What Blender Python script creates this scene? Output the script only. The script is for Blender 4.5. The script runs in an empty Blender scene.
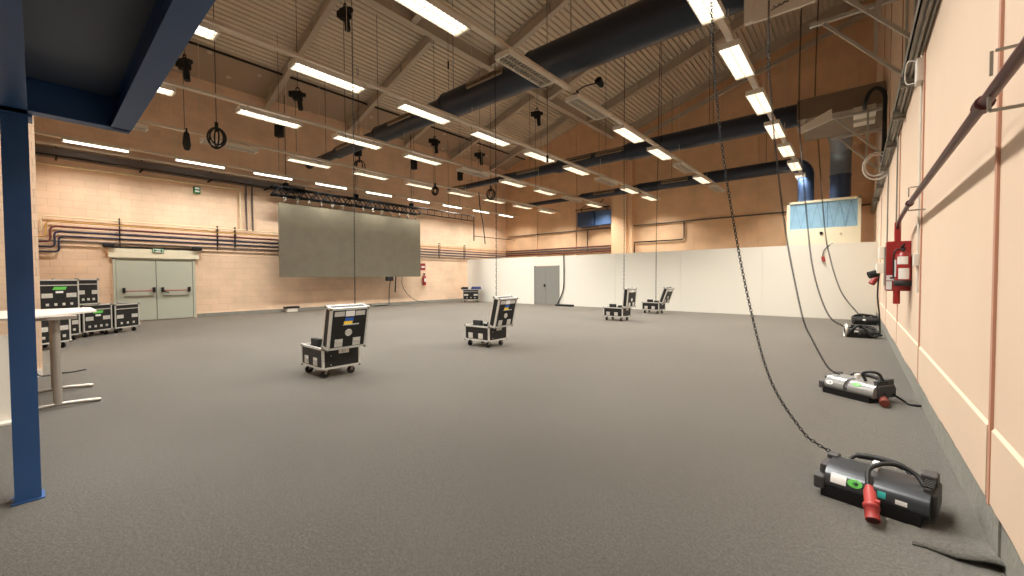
import bpy, bmesh, math, random
from mathutils import Vector, Matrix
random.seed(7)
S = bpy.context.scene
COL = S.collection
PI = math.pi

# ------------------------------------------------------------------ materials
def lin(c):
    c /= 255.0
    return c/12.92 if c <= 0.04045 else ((c+0.055)/1.055)**2.4
def rgb(r, g, b): return (lin(r), lin(g), lin(b), 1)

def mat(name, col, rough=0.6, metal=0.0, var=0.0, scale=8.0, bump=0.0, bscale=60.0, emit=None, estr=0.0):
    m = bpy.data.materials.new(name); m.use_nodes = True
    nt = m.node_tree; b = nt.nodes['Principled BSDF']
    b.inputs['Base Color'].default_value = col
    b.inputs['Roughness'].default_value = rough
    b.inputs['Metallic'].default_value = metal
    tc = nt.nodes.new('ShaderNodeTexCoord')
    if var > 0:
        n = nt.nodes.new('ShaderNodeTexNoise'); n.inputs['Scale'].default_value = scale; n.inputs['Detail'].default_value = 6
        nt.links.new(tc.outputs['Object'], n.inputs['Vector'])
        mx = nt.nodes.new('ShaderNodeMix'); mx.data_type = 'RGBA'
        mx.inputs['A'].default_value = tuple(max(0, c*(1-var)) for c in col[:3])+(1,)
        mx.inputs['B'].default_value = tuple(min(1, c*(1+var)) for c in col[:3])+(1,)
        nt.links.new(n.outputs['Fac'], mx.inputs['Factor'])
        nt.links.new(mx.outputs['Result'], b.inputs['Base Color'])
    if bump > 0:
        n2 = nt.nodes.new('ShaderNodeTexNoise'); n2.inputs['Scale'].default_value = bscale; n2.inputs['Detail'].default_value = 4
        nt.links.new(tc.outputs['Object'], n2.inputs['Vector'])
        bp = nt.nodes.new('ShaderNodeBump'); bp.inputs['Strength'].default_value = bump; bp.inputs['Distance'].default_value = 0.02
        nt.links.new(n2.outputs['Fac'], bp.inputs['Height']); nt.links.new(bp.outputs['Normal'], b.inputs['Normal'])
    if emit:
        b.inputs['Emission Color'].default_value = emit
        b.inputs['Emission Strength'].default_value = estr
    return m

def block_mat(name, col, dark, axes, bw, bh, mortar=0.012, bumpd=0.012, spots=0.0):
    """painted concrete-block wall; axes picks the two object axes that run along the courses and up"""
    m = bpy.data.materials.new(name); m.use_nodes = True
    nt = m.node_tree; b = nt.nodes['Principled BSDF']; L = nt.links.new
    b.inputs['Roughness'].default_value = 0.7
    tc = nt.nodes.new('ShaderNodeTexCoord'); sp = nt.nodes.new('ShaderNodeSeparateXYZ'); cb = nt.nodes.new('ShaderNodeCombineXYZ')
    L(tc.outputs['Object'], sp.inputs[0]); L(sp.outputs[axes[0]], cb.inputs[0]); L(sp.outputs[axes[1]], cb.inputs[1])
    br = nt.nodes.new('ShaderNodeTexBrick')
    br.inputs['Scale'].default_value = 1; br.inputs['Brick Width'].default_value = bw; br.inputs['Row Height'].default_value = bh
    br.inputs['Mortar Size'].default_value = mortar; br.inputs['Mortar Smooth'].default_value = 0.6
    br.inputs['Color1'].default_value = col
    br.inputs['Color2'].default_value = tuple(c*0.95 for c in col[:3])+(1,)
    br.inputs['Mortar'].default_value = dark
    L(cb.outputs[0], br.inputs['Vector'])
    n = nt.nodes.new('ShaderNodeTexNoise'); n.inputs['Scale'].default_value = 1.3; n.inputs['Detail'].default_value = 7
    L(tc.outputs['Object'], n.inputs['Vector'])
    r = nt.nodes.new('ShaderNodeMapRange'); r.inputs['From Min'].default_value = .3; r.inputs['From Max'].default_value = .7
    r.inputs['To Min'].default_value = .88; r.inputs['To Max'].default_value = 1.06
    L(n.outputs['Fac'], r.inputs['Value'])
    mx = nt.nodes.new('ShaderNodeMix'); mx.data_type = 'RGBA'; mx.blend_type = 'MULTIPLY'; mx.inputs['Factor'].default_value = 1
    L(br.outputs['Color'], mx.inputs['A']); L(r.outputs['Result'], mx.inputs['B'])
    L(mx.outputs['Result'], b.inputs['Base Color'])
    bp = nt.nodes.new('ShaderNodeBump'); bp.inputs['Strength'].default_value = .6; bp.inputs['Distance'].default_value = bumpd
    bp.invert = True
    L(br.outputs['Fac'], bp.inputs['Height']); L(bp.outputs['Normal'], b.inputs['Normal'])
    return m

def carpet_mat():
    m = bpy.data.materials.new('dark_carpet'); m.use_nodes = True
    nt = m.node_tree; b = nt.nodes['Principled BSDF']; L = nt.links.new
    b.inputs['Roughness'].default_value = 0.95
    b.inputs['Specular IOR Level'].default_value = 0.15
    b.inputs['Sheen Weight'].default_value = .85; b.inputs['Sheen Roughness'].default_value = .38; b.inputs['Sheen Tint'].default_value = rgb(222, 216, 205)
    tc = nt.nodes.new('ShaderNodeTexCoord')
    n1 = nt.nodes.new('ShaderNodeTexNoise'); n1.inputs['Scale'].default_value = 60; n1.inputs['Detail'].default_value = 10; n1.inputs['Roughness'].default_value = 1.0
    n2 = nt.nodes.new('ShaderNodeTexNoise'); n2.inputs['Scale'].default_value = .55; n2.inputs['Detail'].default_value = 5
    L(tc.outputs['Object'], n1.inputs['Vector']); L(tc.outputs['Object'], n2.inputs['Vector'])
    a = nt.nodes.new('ShaderNodeMath'); a.operation = 'MULTIPLY_ADD'; a.inputs[1].default_value = .10; 
    L(n2.outputs['Fac'], a.inputs[0]); L(n1.outputs['Fac'], a.inputs[2])
    cr = nt.nodes.new('ShaderNodeValToRGB')
    cr.color_ramp.elements[0].position = .44; cr.color_ramp.elements[0].color = rgb(6, 6, 6)
    cr.color_ramp.elements[1].position = .68; cr.color_ramp.elements[1].color = rgb(99, 97, 92)
    L(a.outputs[0], cr.inputs['Fac']); L(cr.outputs['Color'], b.inputs['Base Color'])
    mr = nt.nodes.new('ShaderNodeMapRange'); mr.inputs['From Min'].default_value = .42; mr.inputs['From Max'].default_value = .60
    mr.inputs['To Min'].default_value = .5; mr.inputs['To Max'].default_value = 1.45
    L(n1.outputs['Fac'], mr.inputs['Value']); L(mr.outputs['Result'], b.inputs['Sheen Weight'])
    bp = nt.nodes.new('ShaderNodeBump'); bp.inputs['Strength'].default_value = .8; bp.inputs['Distance'].default_value = .015
    L(n1.outputs['Fac'], bp.inputs['Height']); L(bp.outputs['Normal'], b.inputs['Normal'])
    return m

def plaster_board_mat():
    m = bpy.data.materials.new('eave_board'); m.use_nodes = True
    nt = m.node_tree; b = nt.nodes['Principled BSDF']; L = nt.links.new
    b.inputs['Roughness'].default_value = .8
    tc = nt.nodes.new('ShaderNodeTexCoord')
    v = nt.nodes.new('ShaderNodeTexVoronoi'); v.inputs['Scale'].default_value = 1.5
    L(tc.outputs['Object'], v.inputs['Vector'])
    cr = nt.nodes.new('ShaderNodeValToRGB')
    cr.color_ramp.elements[0].position = .10; cr.color_ramp.elements[0].color = rgb(214, 200, 180)
    cr.color_ramp.elements[1].position = .16; cr.color_ramp.elements[1].color = rgb(178, 158, 136)
    L(v.outputs['Distance'], cr.inputs['Fac']); L(cr.outputs['Color'], b.inputs['Base Color'])
    return m

M = dict(
    carpet=carpet_mat(),
    wall_r=mat('peach_paint_smooth', rgb(229, 204, 179), .55, var=.05, scale=1.6, bump=.05, bscale=30),
    wall_l=block_mat('peach_block_paint', rgb(243, 211, 180), rgb(231, 197, 165), ('Y', 'Z'), .56, .24, .009, .008),
    wall_b=block_mat('peach_block_paint_gable', rgb(232, 192, 152), rgb(222, 180, 141), ('X', 'Z'), 2.6, 1.35, .012, .01),
    wall_f=block_mat('peach_block_paint_stub', rgb(234, 204, 174), rgb(222, 190, 160), ('Y', 'Z'), .9, .12, .006, .006),
    pilaster=mat('pilaster_paint', rgb(232, 192, 152), .6, var=.05, scale=2),
    partition=mat('white_partition_board', rgb(238, 234, 222), .6, var=.02, scale=.8),
    concrete=mat('grey_concrete', rgb(140, 139, 130), .85, var=.22, scale=7, bump=.3, bscale=25),
    joint=mat('reddish_joint', rgb(196, 146, 122), .7, var=.1, scale=6),
    darkjoint=mat('dark_joint', rgb(70, 50, 45), .7),
    deck=mat('roof_sheet', rgb(220, 206, 186), .55, .0, var=.08, scale=1.2),
    rafter=mat('roof_steel', rgb(196, 183, 166), .55, .0, var=.1, scale=2),
    eave=plaster_board_mat(),
    navy=mat('navy_steel', rgb(48, 88, 142), .42, .0, var=.14, scale=4, bump=.04, bscale=15),
    navydark=mat('navy_deck', rgb(96, 104, 120), .5, .0, var=.1, scale=2),
    duct=mat('blue_duct', rgb(50, 56, 68), .38, .25, var=.12, scale=2),
    ductblue=mat('blue_duct_bright', rgb(62, 80, 112), .35, .35, var=.1, scale=2),
    grille=mat('duct_grille', rgb(170, 150, 125), .5, .3),
    white=mat('white_enamel', rgb(232, 226, 214), .4, var=.02),
    cream=mat('cream_enamel', rgb(238, 229, 202), .5, var=.05, scale=3),
    track=mat('beige_track', rgb(218, 204, 184), .5),
    lamp=mat('lit_diffuser', rgb(255, 250, 240), .5, emit=(1, .94, .82, 1), estr=4.5),
    lampoff=mat('unlit_reflector', rgb(120, 112, 100), .35, .4),
    vane=mat('louvre_metal', rgb(215, 205, 190), .3, .3),
    black=mat('black_panel', rgb(15, 14, 14), .5, var=.15, scale=20),
    blackm=mat('black_metal', rgb(14, 14, 15), .75),
    rubber=mat('black_rubber', rgb(20, 20, 20), .6),
    alu=mat('aluminium', rgb(214, 211, 204), .35, .55, var=.08, scale=15),
    galv=mat('galvanised_steel', rgb(150, 146, 136), .45, .6, var=.18, scale=5),
    foam=mat('dark_foam', rgb(34, 33, 33), .95),
    led=None,
    doorp=mat('pale_grey_door', rgb(190, 194, 178), .5, var=.03, scale=2),
    greyd=mat('grey_door', rgb(136, 136, 130), .5, var=.04, scale=2),
    red=mat('fire_red', rgb(154, 38, 38), .35, var=.06, scale=8),
    redpl=mat('red_plug_plastic', rgb(160, 54, 50), .45, var=.06, scale=20),
    pipe=mat('dark_red_pipe', rgb(84, 42, 40), .4, .1, var=.1, scale=4),
    paper=mat('white_label', rgb(232, 230, 226), .6),
    green=mat('green_sticker', rgb(98, 190, 80), .5),
    dgreen=mat('exit_green', rgb(36, 120, 70), .5),
    teal=mat('teal_sticker', rgb(56, 176, 168), .5),
    blue=mat('flag_blue', rgb(38, 92, 178), .5),
    yellow=mat('flag_yellow', rgb(240, 205, 44), .5),
    hoist=mat('hoist_housing', rgb(74, 77, 80), .28, .45, var=.08, scale=6),
    hoistend=mat('hoist_end_plastic', rgb(64, 62, 62), .55),
    filt=mat('blue_filter', rgb(146, 186, 212), .7, var=.16, scale=5, bump=.8, bscale=9),
    wpipe1=mat('cream_pipe', rgb(232, 214, 176), .4), wpipe2=mat('ochre_pipe', rgb(206, 160, 84), .4),
    wpipe3=mat('maroon_pipe', rgb(104, 52, 50), .4), wpipe4=mat('navy_pipe', rgb(44, 48, 74), .4),
    wpipe5=mat('grey_pipe', rgb(92, 84, 80), .4),
    table=mat('table_laminate', rgb(206, 199, 188), .4), tsteel=mat('table_steel', rgb(164, 156, 146), .4, .5),
    truss=mat('matt_black_truss', rgb(7, 7, 8), .95),
    steel=mat('pale_bracket_steel', rgb(190, 186, 176), .5, .15, var=.08, scale=5),
    blueitem=mat('blue_case_cloth', rgb(52, 60, 110), .7),
)
def led_mat():
    m = bpy.data.materials.new('led_tiles'); m.use_nodes = True
    nt = m.node_tree; b = nt.nodes['Principled BSDF']; L = nt.links.new
    b.inputs['Roughness'].default_value = .42; b.inputs['Specular IOR Level'].default_value = .8
    tc = nt.nodes.new('ShaderNodeTexCoord'); n = nt.nodes.new('ShaderNodeTexNoise')
    mp = nt.nodes.new('ShaderNodeMapping'); mp.inputs['Scale'].default_value = (1, 1, 1)
    L(tc.outputs['Object'], mp.inputs['Vector']); L(mp.outputs[0], n.inputs['Vector'])
    n.inputs['Scale'].default_value = 2.2; n.inputs['Detail'].default_value = 8
    cr = nt.nodes.new('ShaderNodeValToRGB')
    cr.color_ramp.elements[0].position = .35; cr.color_ramp.elements[0].color = rgb(98, 92, 76)
    cr.color_ramp.elements[1].position = .65; cr.color_ramp.elements[1].color = rgb(106, 100, 83)
    L(n.outputs['Fac'], cr.inputs['Fac']); L(cr.outputs['Color'], b.inputs['Base Color'])
    return m
M['led'] = led_mat()
M['truss'].node_tree.nodes['Principled BSDF'].inputs['Specular IOR Level'].default_value = .1

# ------------------------------------------------------------------ mesh helpers
class MB:
    def __init__(s): s.v = []; s.f = []; s.sm = []
    def add(s, vs, fs, smooth=False):
        o = len(s.v); s.v += [tuple(p) for p in vs]
        s.f += [tuple(i+o for i in f) for f in fs]; s.sm += [smooth]*len(fs); return s
    def box(s, x0, x1, y0, y1, z0, z1, mtx=None):
        vs = [Vector((x, y, z)) for z in (z0, z1) for y in (y0, y1) for x in (x0, x1)]
        if mtx: vs = [mtx @ p for p in vs]
        return s.add(vs, [(0, 2, 3, 1), (4, 5, 7, 6), (0, 1, 5, 4), (2, 6, 7, 3), (0, 4, 6, 2), (1, 3, 7, 5)])
    def bbox(s, x0, x1, y0, y1, z0, z1, r=.01, mtx=None):
        """bevelled box: one chamfer on all edges"""
        bm = bmesh.new(); bmesh.ops.create_cube(bm, size=1)
        for v in bm.verts:
            v.co = Vector(((x0+x1)/2+v.co.x*(x1-x0), (y0+y1)/2+v.co.y*(y1-y0), (z0+z1)/2+v.co.z*(z1-z0)))
        bmesh.ops.bevel(bm, geom=bm.edges[:], offset=r, segments=2, affect='EDGES', profile=.5)
        bm.verts.index_update()
        vs = [(mtx @ v.co if mtx else v.co.copy()) for v in bm.verts]
        fs = [tuple(v.index for v in f.verts) for f in bm.faces]; bm.free()
        return s.add(vs, fs)
    def bar(s, a, b, w, h=None, up=(0, 0, 1)):
        """rectangular bar from a to b, w wide, h high"""
        h = h or w; a = Vector(a); b = Vector(b); d = (b-a).normalized(); u = Vector(up)
        if abs(d.dot(u)) > .98: u = Vector((1, 0, 0))
        r = d.cross(u).normalized(); u = r.cross(d)
        vs = [p+r*sx*w/2+u*sy*h/2 for p in (a, b) for sx, sy in ((-1, -1), (1, -1), (1, 1), (-1, 1))]
        return s.add(vs, [(3, 2, 1, 0), (4, 5, 6, 7), (0, 1, 5, 4), (1, 2, 6, 5), (2, 3, 7, 6), (3, 0, 4, 7)])
    def tube(s, pts, r, n=8, cap=True, closed=False):
        pts = [Vector(p) for p in pts]; N = len(pts); rings = []
        rr = r if isinstance(r, (list, tuple)) else [r]*N
        prev = None
        for i, p in enumerate(pts):
            if closed: d = pts[(i+1) % N]-pts[i-1]
            else: d = pts[min(i+1, N-1)]-pts[max(i-1, 0)]
            d.normalize()
            if prev is None:
                u = Vector((0, 0, 1)) if abs(d.z) < .9 else Vector((1, 0, 0))
            else: u = prev
            a = d.cross(u)
            if a.length < 1e-6: a = d.cross(Vector((0, 1, 0)))
            a.normalize(); u = a.cross(d).normalized(); prev = u
            rings.append([p+(a*math.cos(2*PI*k/n)+u*math.sin(2*PI*k/n))*rr[i] for k in range(n)])
        vs = [q for R in rings for q in R]; fs = []
        for i in range(N if closed else N-1):
            j = (i+1) % N
            for k in range(n):
                k2 = (k+1) % n
                fs.append((i*n+k, i*n+k2, j*n+k2, j*n+k))
        s.add(vs, fs, True)
        if cap and not closed:
            s.add(rings[0], [tuple(range(n-1, -1, -1))]); s.add(rings[-1], [tuple(range(n))])
        return s
    def cyl(s, a, b, r, n=16): return s.tube([a, b], r, n)
    def ring(s, c, R, r, axis='Z', n=20, m=6, sq=1.0):
        pts = []
        for k in range(n):
            t = 2*PI*k/n; x, y = R*math.cos(t), R*sq*math.sin(t)
            pts.append({'Z': (c[0]+x, c[1]+y, c[2]), 'X': (c[0], c[1]+x, c[2]+y), 'Y': (c[0]+x, c[1], c[2]+y)}[axis])
        return s.tube(pts, r, m, closed=True)
    def prism(s, prof, axis, a, b, smooth=False):
        """profile of 2-D points extruded along an axis from a to b"""
        n = len(prof)
        def P(p, t): return {'X': (t, p[0], p[1]), 'Y': (p[0], t, p[1]), 'Z': (p[0], p[1], t)}[axis]
        s.add([P(p, a) for p in prof]+[P(p, b) for p in prof], [(i, (i+1) % n, n+(i+1) % n, n+i) for i in range(n)], smooth)
        s.add([P(p, a) for p in prof], [tuple(range(n-1, -1, -1))]); s.add([P(p, b) for p in prof], [tuple(range(n))])
        return s
    def ball(s, c, r, n=8):
        bm = bmesh.new(); bmesh.ops.create_uvsphere(bm, u_segments=n, v_segments=max(5, n//2+1), radius=r)
        bm.verts.index_update()
        s.add([v.co+Vector(c) for v in bm.verts], [tuple(v.index for v in f.verts) for f in bm.faces], True); bm.free(); return s
    def disc(s, c, r, th, axis, n=20, sq=1.0):
        pr = [(r*math.cos(2*PI*k/n), r*sq*math.sin(2*PI*k/n)) for k in range(n)]
        if axis == 'X': return s.prism([(c[1]+p[0], c[2]+p[1]) for p in pr], 'X', c[0], c[0]+th)
        if axis == 'Y': return s.prism([(c[0]+p[0], c[2]+p[1]) for p in pr], 'Y', c[1], c[1]+th)
        return s.prism([(c[0]+p[0], c[1]+p[1]) for p in pr], 'Z', c[2], c[2]+th)
    def mesh(s, name, m):
        me = bpy.data.meshes.new(name); me.from_pydata(s.v, [], s.f); me.update()
        bm = bmesh.new(); bm.from_mesh(me); bmesh.ops.recalc_face_normals(bm, faces=bm.faces[:]); bm.to_mesh(me); bm.free()
        for p, k in zip(me.polygons, s.sm): p.use_smooth = k
        if m: me.materials.append(m)
        return me
    def each(s, name, m, parent=None):
        """every loose piece becomes a part of its own"""
        key = [tuple(round(c, 4) for c in p) for p in s.v]; idx = {}; par = []
        ids = []
        for k in key:
            if k not in idx: idx[k] = len(par); par.append(len(par))
            ids.append(idx[k])
        def find(a):
            while par[a] != a: par[a] = par[par[a]]; a = par[a]
            return a
        for f in s.f:
            a = find(ids[f[0]])
            for i in f[1:]: par[find(ids[i])] = a
        groups = {}
        for fi, f in enumerate(s.f): groups.setdefault(find(ids[f[0]]), []).append(fi)
        out = []
        for g in groups.values():
            mb = MB(); mp = {}
            for fi in g:
                nf = []
                for i in s.f[fi]:
                    if i not in mp: mp[i] = len(mb.v); mb.v.append(s.v[i])
                    nf.append(mp[i])
                mb.f.append(tuple(nf)); mb.sm.append(s.sm[fi])
            out.append(mb.obj(name, m, parent))
        return out
    def obj(s, name, m, parent=None, loc=None):
        o = bpy.data.objects.new(name, s.mesh(name, m)); COL.objects.link(o)
        if parent: o.parent = parent
        if loc: o.location = loc
        return o

def thing(name, label, cat, loc=(0, 0, 0), rz=0, group=None):
    o = bpy.data.objects.new(name, None); COL.objects.link(o); o.empty_display_size = .1
    o.location = loc; o.rotation_euler = (0, 0, rz); o['label'] = label; o['category'] = cat
    if group: o['group'] = group
    return o
def tag(o, label, cat, group=None):
    o['label'] = label; o['category'] = cat
    if group: o['group'] = group
    return o
def struct(name, mb, m, label=None):
    o = mb.obj(name, m); o['kind'] = 'structure'
    if label: o['label'] = label
    return o
def kids(o): return [c for c in bpy.data.objects if c.parent == o]
def dup(root, loc, rz, label, group=None):
    r = root.copy(); COL.objects.link(r); r.location = loc; r.rotation_euler = (0, 0, rz); r['label'] = label
    if group: r['group'] = group
    for ch in kids(root):
        c = ch.copy(); COL.objects.link(c); c.parent = r
        for g in kids(ch):
            d = g.copy(); COL.objects.link(d); d.parent = c
    return r
def mid(pts, n=6):
    """smooth a polyline with Catmull-Rom"""
    P = [Vector(p) for p in pts]; out = []
    for i in range(len(P)-1):
        a = P[max(i-1, 0)]; b = P[i]; c = P[i+1]; d = P[min(i+2, len(P)-1)]
        for k in range(n):
            t = k/n
            out.append(.5*((2*b)+(c-a)*t+(2*a-5*b+4*c-d)*t*t+(3*b-a-3*c+d)*t**3))
    out.append(P[-1]); return out

# ------------------------------------------------------------------ room
XR, XL, YB, YP = 0.55, -19.6, 22.4, 17.85
YF = -4.0
def zl(x): return 8.86+.3*(x+19.6)      # underside of the roof beams, pipe-wall side
def zr(x): return 9.86+.3*(x+9.61)      # underside of the roof beams, extinguisher-wall side
RD = .45                                # beam depth
def roof_z(x):
    if x < -13: return zl(x)
    if x > -10.8: return zr(x)
    t = (x+13.05)/2.25; return zl(-13)*(1-t)+zr(-10.8)*t-.03
struct('floor', MB().box(XL-.2, XR+.3, YF-.2, YB+.2, -.12, 0), M['carpet'])
struct('wall_left', MB().box(XL-.2, XL, YF-.2, YB+.2, 0, 9.42), M['wall_l'])
rw = [(YF-.2, zr(XR)+RD+.06)]
for i in range(181):
    y = YF-.2+(YB-YF+.4)*i/180
    rw.append((y, .30+.012*math.sin(y*2.1)+random.uniform(-.010, .010)))
rw.append((YB+.2, zr(XR)+RD+.06))
struct('wall_right', MB().prism(rw, 'X', XR, XR+.25), M['wall_r'])
pb = [(XL-.2, 0), (XR+.2, 0), (XR+.2, zr(XR+.2)+RD), (-10.7, zr(-10.7)+RD), (-13, zl(-13)+RD), (XL-.2, zl(XL-.2)+RD)]
struct('wall_back', MB().prism(pb, 'Y', YB, YB+.2), M['wall_b'])
struct('wall_front', MB().prism(pb, 'Y', YF-.2, YF), M['wall_b'])
# stub wall by the gallery, its far face closing the recess behind it
struct('wall_stub', MB().box(-9.85, -9.6, YF, .035, 0, 10.2), M['wall_f'])
struct('wall_side', MB().box(XL, -9.85, -.23, -.02, 0, zl(XL)+.1), M['wall_f'])
struct('baseboard_left', MB().box(XL, XL+.05, 0, 1.72, 0, .14).box(XL, XL+.05, 4.06, YB, 0, .14), M['concrete'])

# extinguisher wall: concrete skirting with a rough top edge, plinth courses, vertical joints
struct('baseboard_right', MB().box(XR+.04, XR+.2, YF, YB, 0, .34), M['concrete'])
joints = [-3.2, 0, 3.18, 6.3, 9.4, 12.65, 15.8]
tr = MB()
edges = joints+[YP-.03]
for a, b in zip(edges[:-1], edges[1:]):
    # plinth course with a sloped top between two joints
    tr.prism([(XR+.01, .33), (XR-.012, .33), (XR-.012, .705), (XR+.01, .735)], 'Y', a+.05, b-.05)
struct('trim_1', tr, M['wall_r'])
tj = MB()
for y in joints:
    tj.box(XR-.012, XR+.01, y-.02, y+.02, .31, zr(XR)-.2)
struct('trim_2', tj, M['joint'])
tj = MB()
for y in joints: tj.box(XR-.010, XR+.01, y+.02, y+.026, .31, 3.9)
struct('trim_3', tj, M['darkjoint'])
struct('trim_5', MB().box(XR+.03, XR+.05, 3.19, 3.215, 0, .31), M['concrete'])

# white partition and its grey double door
pt = MB()
xs = [-18.9, -16.37, -13.52]
for a, b in zip(xs[:-1], xs[1:]): pt.box(a+.004, b-.004, YP, YP+.08, 0, 2.63)
pt.box(-13.52, -11.91, YP, YP+.08, 2.11, 2.61)
xs = [-11.91, -11.62, -8.7, -5.7, -2.7, XR-.01]
for a, b in zip(xs[:-1], xs[1:]): pt.box(a+.003, b-.003, YP, YP+.08, 0, 2.6)
pt.box(-18.8, .4, YP+.08, YP+.12, .1, .2).box(-18.8, .4, YP+.08, YP+.12, 2.3, 2.4)
struct('partition_wall', pt, M['partition'])
d = struct('door_1', MB().box(-13.5, -12.78, YP+.01, YP+.055, .015, 2.09).box(-12.765, -11.93, YP+.01, YP+.055, .015, 2.09), M['greyd'], 'grey double door set in the white partition')
MB().box(-12.9, -12.8, YP-.02, YP+.01, .98, 1.12).cyl((-12.85, YP-.06, 1.05), (-12.85, YP, 1.05), .02, 8).obj('handle', M['blackm'], d)
MB().box(-13.56, -13.5, YP-.01, YP+.08, 0, 2.12).box(-11.93, -11.88, YP-.01, YP+.08, 0, 2.12).obj('door_frame', M['greyd'], d)

# pale double door in the pipe wall
DX = XL+.02
d = struct('door_2', MB().bbox(XL, XL+.05, 1.80, 2.84, .02, 2.19, .006).bbox(XL, XL+.05, 2.90, 3.92, .02, 2.19, .006), M['doorp'], 'pale grey double fire door in the pipe wall')
MB().box(XL-.01, XL+.055, 2.835, 2.905, .02, 2.19).obj('astragal', M['doorp'], d)
MB().box(XL+.05, XL+.056, 2.845, 2.862, .02, 2.19).obj('gap', M['blackm'], d)
MB().box(XL, XL+.07, 1.72, 1.79, 0, 2.26).box(XL, XL+.07, 3.93, 4.0, 0, 2.26).box(XL, XL+.07, 1.72, 4.0, 2.2, 2.26).obj('door_frame', M['doorp'], d)
MB().box(XL, XL+.1, 1.62, 4.12, 2.26, 2.58).obj('lintel_panel', M['cream'], d)
for y0, y1 in ((1.98, 2.78), (3.02, 3.80)):
    p = MB().cyl((XL+.12, y0, 1.08), (XL+.12, y1, 1.08), .016, 8).obj('push_bar', M['redpl'], d)
    for y in (y0, y1): MB().box(XL+.04, XL+.15, y-.035, y+.035, 1.02, 1.2).obj('bar_bracket', M['blackm'], p)
    MB().box(XL+.05, XL+.07, y0, y1, .86, .9).obj('kick_rail', M['galv'], d)
MB().cyl((XL+.12, 3.02, 1.06), (XL+.12, 3.2, 1.0), .02, 8).obj('lever', M['blackm'], d)

# pilaster on the gable wall
struct('pillar', MB().box(-10.95, -10.05, YB-.5, YB, 0, zr(-10.5)+.3).box(-10.05, -9.75, YB-.35, YB, 0, zr(-10)+.3), M['pilaster'])
struct('trim_4', MB().box(-13.95, -13.6, YB-.06, YB, 0, zl(-14)).box(-4.1, -3.6, YB-.06, YB, 0, zr(-4)).box(-17.0, -16.7, YB-.05, YB, 0, zl(-17)), M['wall_b'])

# ------------------------------------------------------------------ roof
def sheet(x0, x1, z_of, y0, y1, pitch=.19, h=.08):
    """trapezoidal roofing sheet, ribs along Y"""
    prof = []; x = x0
    while x < x1-1e-6:
        for dx, dz in ((0, 0), (.125, 0), (.137, h), (.18, h)):
            if x+dx <= x1: prof.append((x+dx, z_of(x+dx)+dz))
        x += pitch
    prof.append((x1, z_of(x1)))
    th = .02
    full = prof+[(p[0], p[1]+th) for p in reversed(prof)]
    mb = MB(); n = len(prof)
    vs = [(p[0], y0, p[1]) for p in prof]+[(p[0], y1, p[1]) for p in prof]
    mb.add(vs, [(i, i+1, n+i+1, n+i) for i in range(n-1)])
    vs = [(p[0], y0, p[1]+th) for p in prof]+[(p[0], y1, p[1]+th) for p in prof]
    mb.add(vs, [(i+1, i, n+i, n+i+1) for i in range(n-1)])
    return mb
struct('ceiling', sheet(-17.9, -13.0, lambda x: zl(x)+RD, YF, YB), M['deck'])
struct('ceiling_main', sheet(-10.85, XR+.05, lambda x: zr(x)+RD, YF, YB), M['deck'])
eb = MB().prism([(XL-.1, zl(XL-.1)+RD-.02), (-17.85, zl(-17.85)+RD-.02), (-17.85, zl(-17.85)+RD+.06), (XL-.1, zl(XL-.1)+RD+.06)], 'Y', YF, YB)
struct('ceiling_eave', eb, M['eave'])
fa = [(-13.05, zl(-13)+RD-.02), (-10.8, zr(-10.8)+RD), (-10.8, zr(-10.8)+RD+.06), (-13.05, zl(-13)+RD+.1)]
struct('ceiling_step', MB().prism(fa, 'Y', YF, YB), M['rafter'])
def ibeam(a, b, depth, w, tf=.03, tw=.015):
    """I-beam, a and b on the centre of the bottom flange; depth is measured straight up"""
    mb = MB(); a = Vector(a); b = Vector(b); U = Vector((0, 0, 1))
    mb.bar(a+U*tf/2, b+U*tf/2, w, tf); mb.bar(a+U*(depth-tf/2), b+U*(depth-tf/2), w, tf)
    mb.bar(a+U*depth/2, b+U*depth/2, tw, depth-tf)
    return mb
for y in (-.4, 3.2, 6.66, 10.4, 13.7, 17.15, 20.7):
    mb = ibeam((XL, y, zl(XL)), (-13.0, y, zl(-13)), RD, .2)
    for x in (-18.9, -15): mb.box(x-.01, x+.01, y-.09, y+.09, zl(x)+.03, zl(x)+RD-.03)
    struct('roof_beam', mb, M['rafter'])
for y in (.6, 4.3, 7.9, 11.5, 15.25, 18.85, 22.3):
    mb = ibeam((-10.9, y, zr(-10.9)), (XR, y, zr(XR)), RD, .2)
    for x in (-8, -4): mb.box(x-.01, x+.01, y-.09, y+.09, zr(x)+.03, zr(x)+RD-.03)
    struct('roof_beam', mb, M['rafter'])
struct('ridge_beam', ibeam((-10.8, YF, zr(-10.8)-.02), (-10.8, YB, zr(-10.8)-.02), .6, .24), M['rafter'])
struct('eave_beam', MB().tube([(-17.8, YF, zl(-17.8)+RD-.1), (-17.8, YB, zl(-17.8)+RD-.1)], .04, 8), M['blackm'])
struct('gable_beam', ibeam((-10.9, YB-.3, zr(-10.9)-.75), (XR, YB-.3, zr(XR)-.75), .22, .16), M['rafter'])

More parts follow.
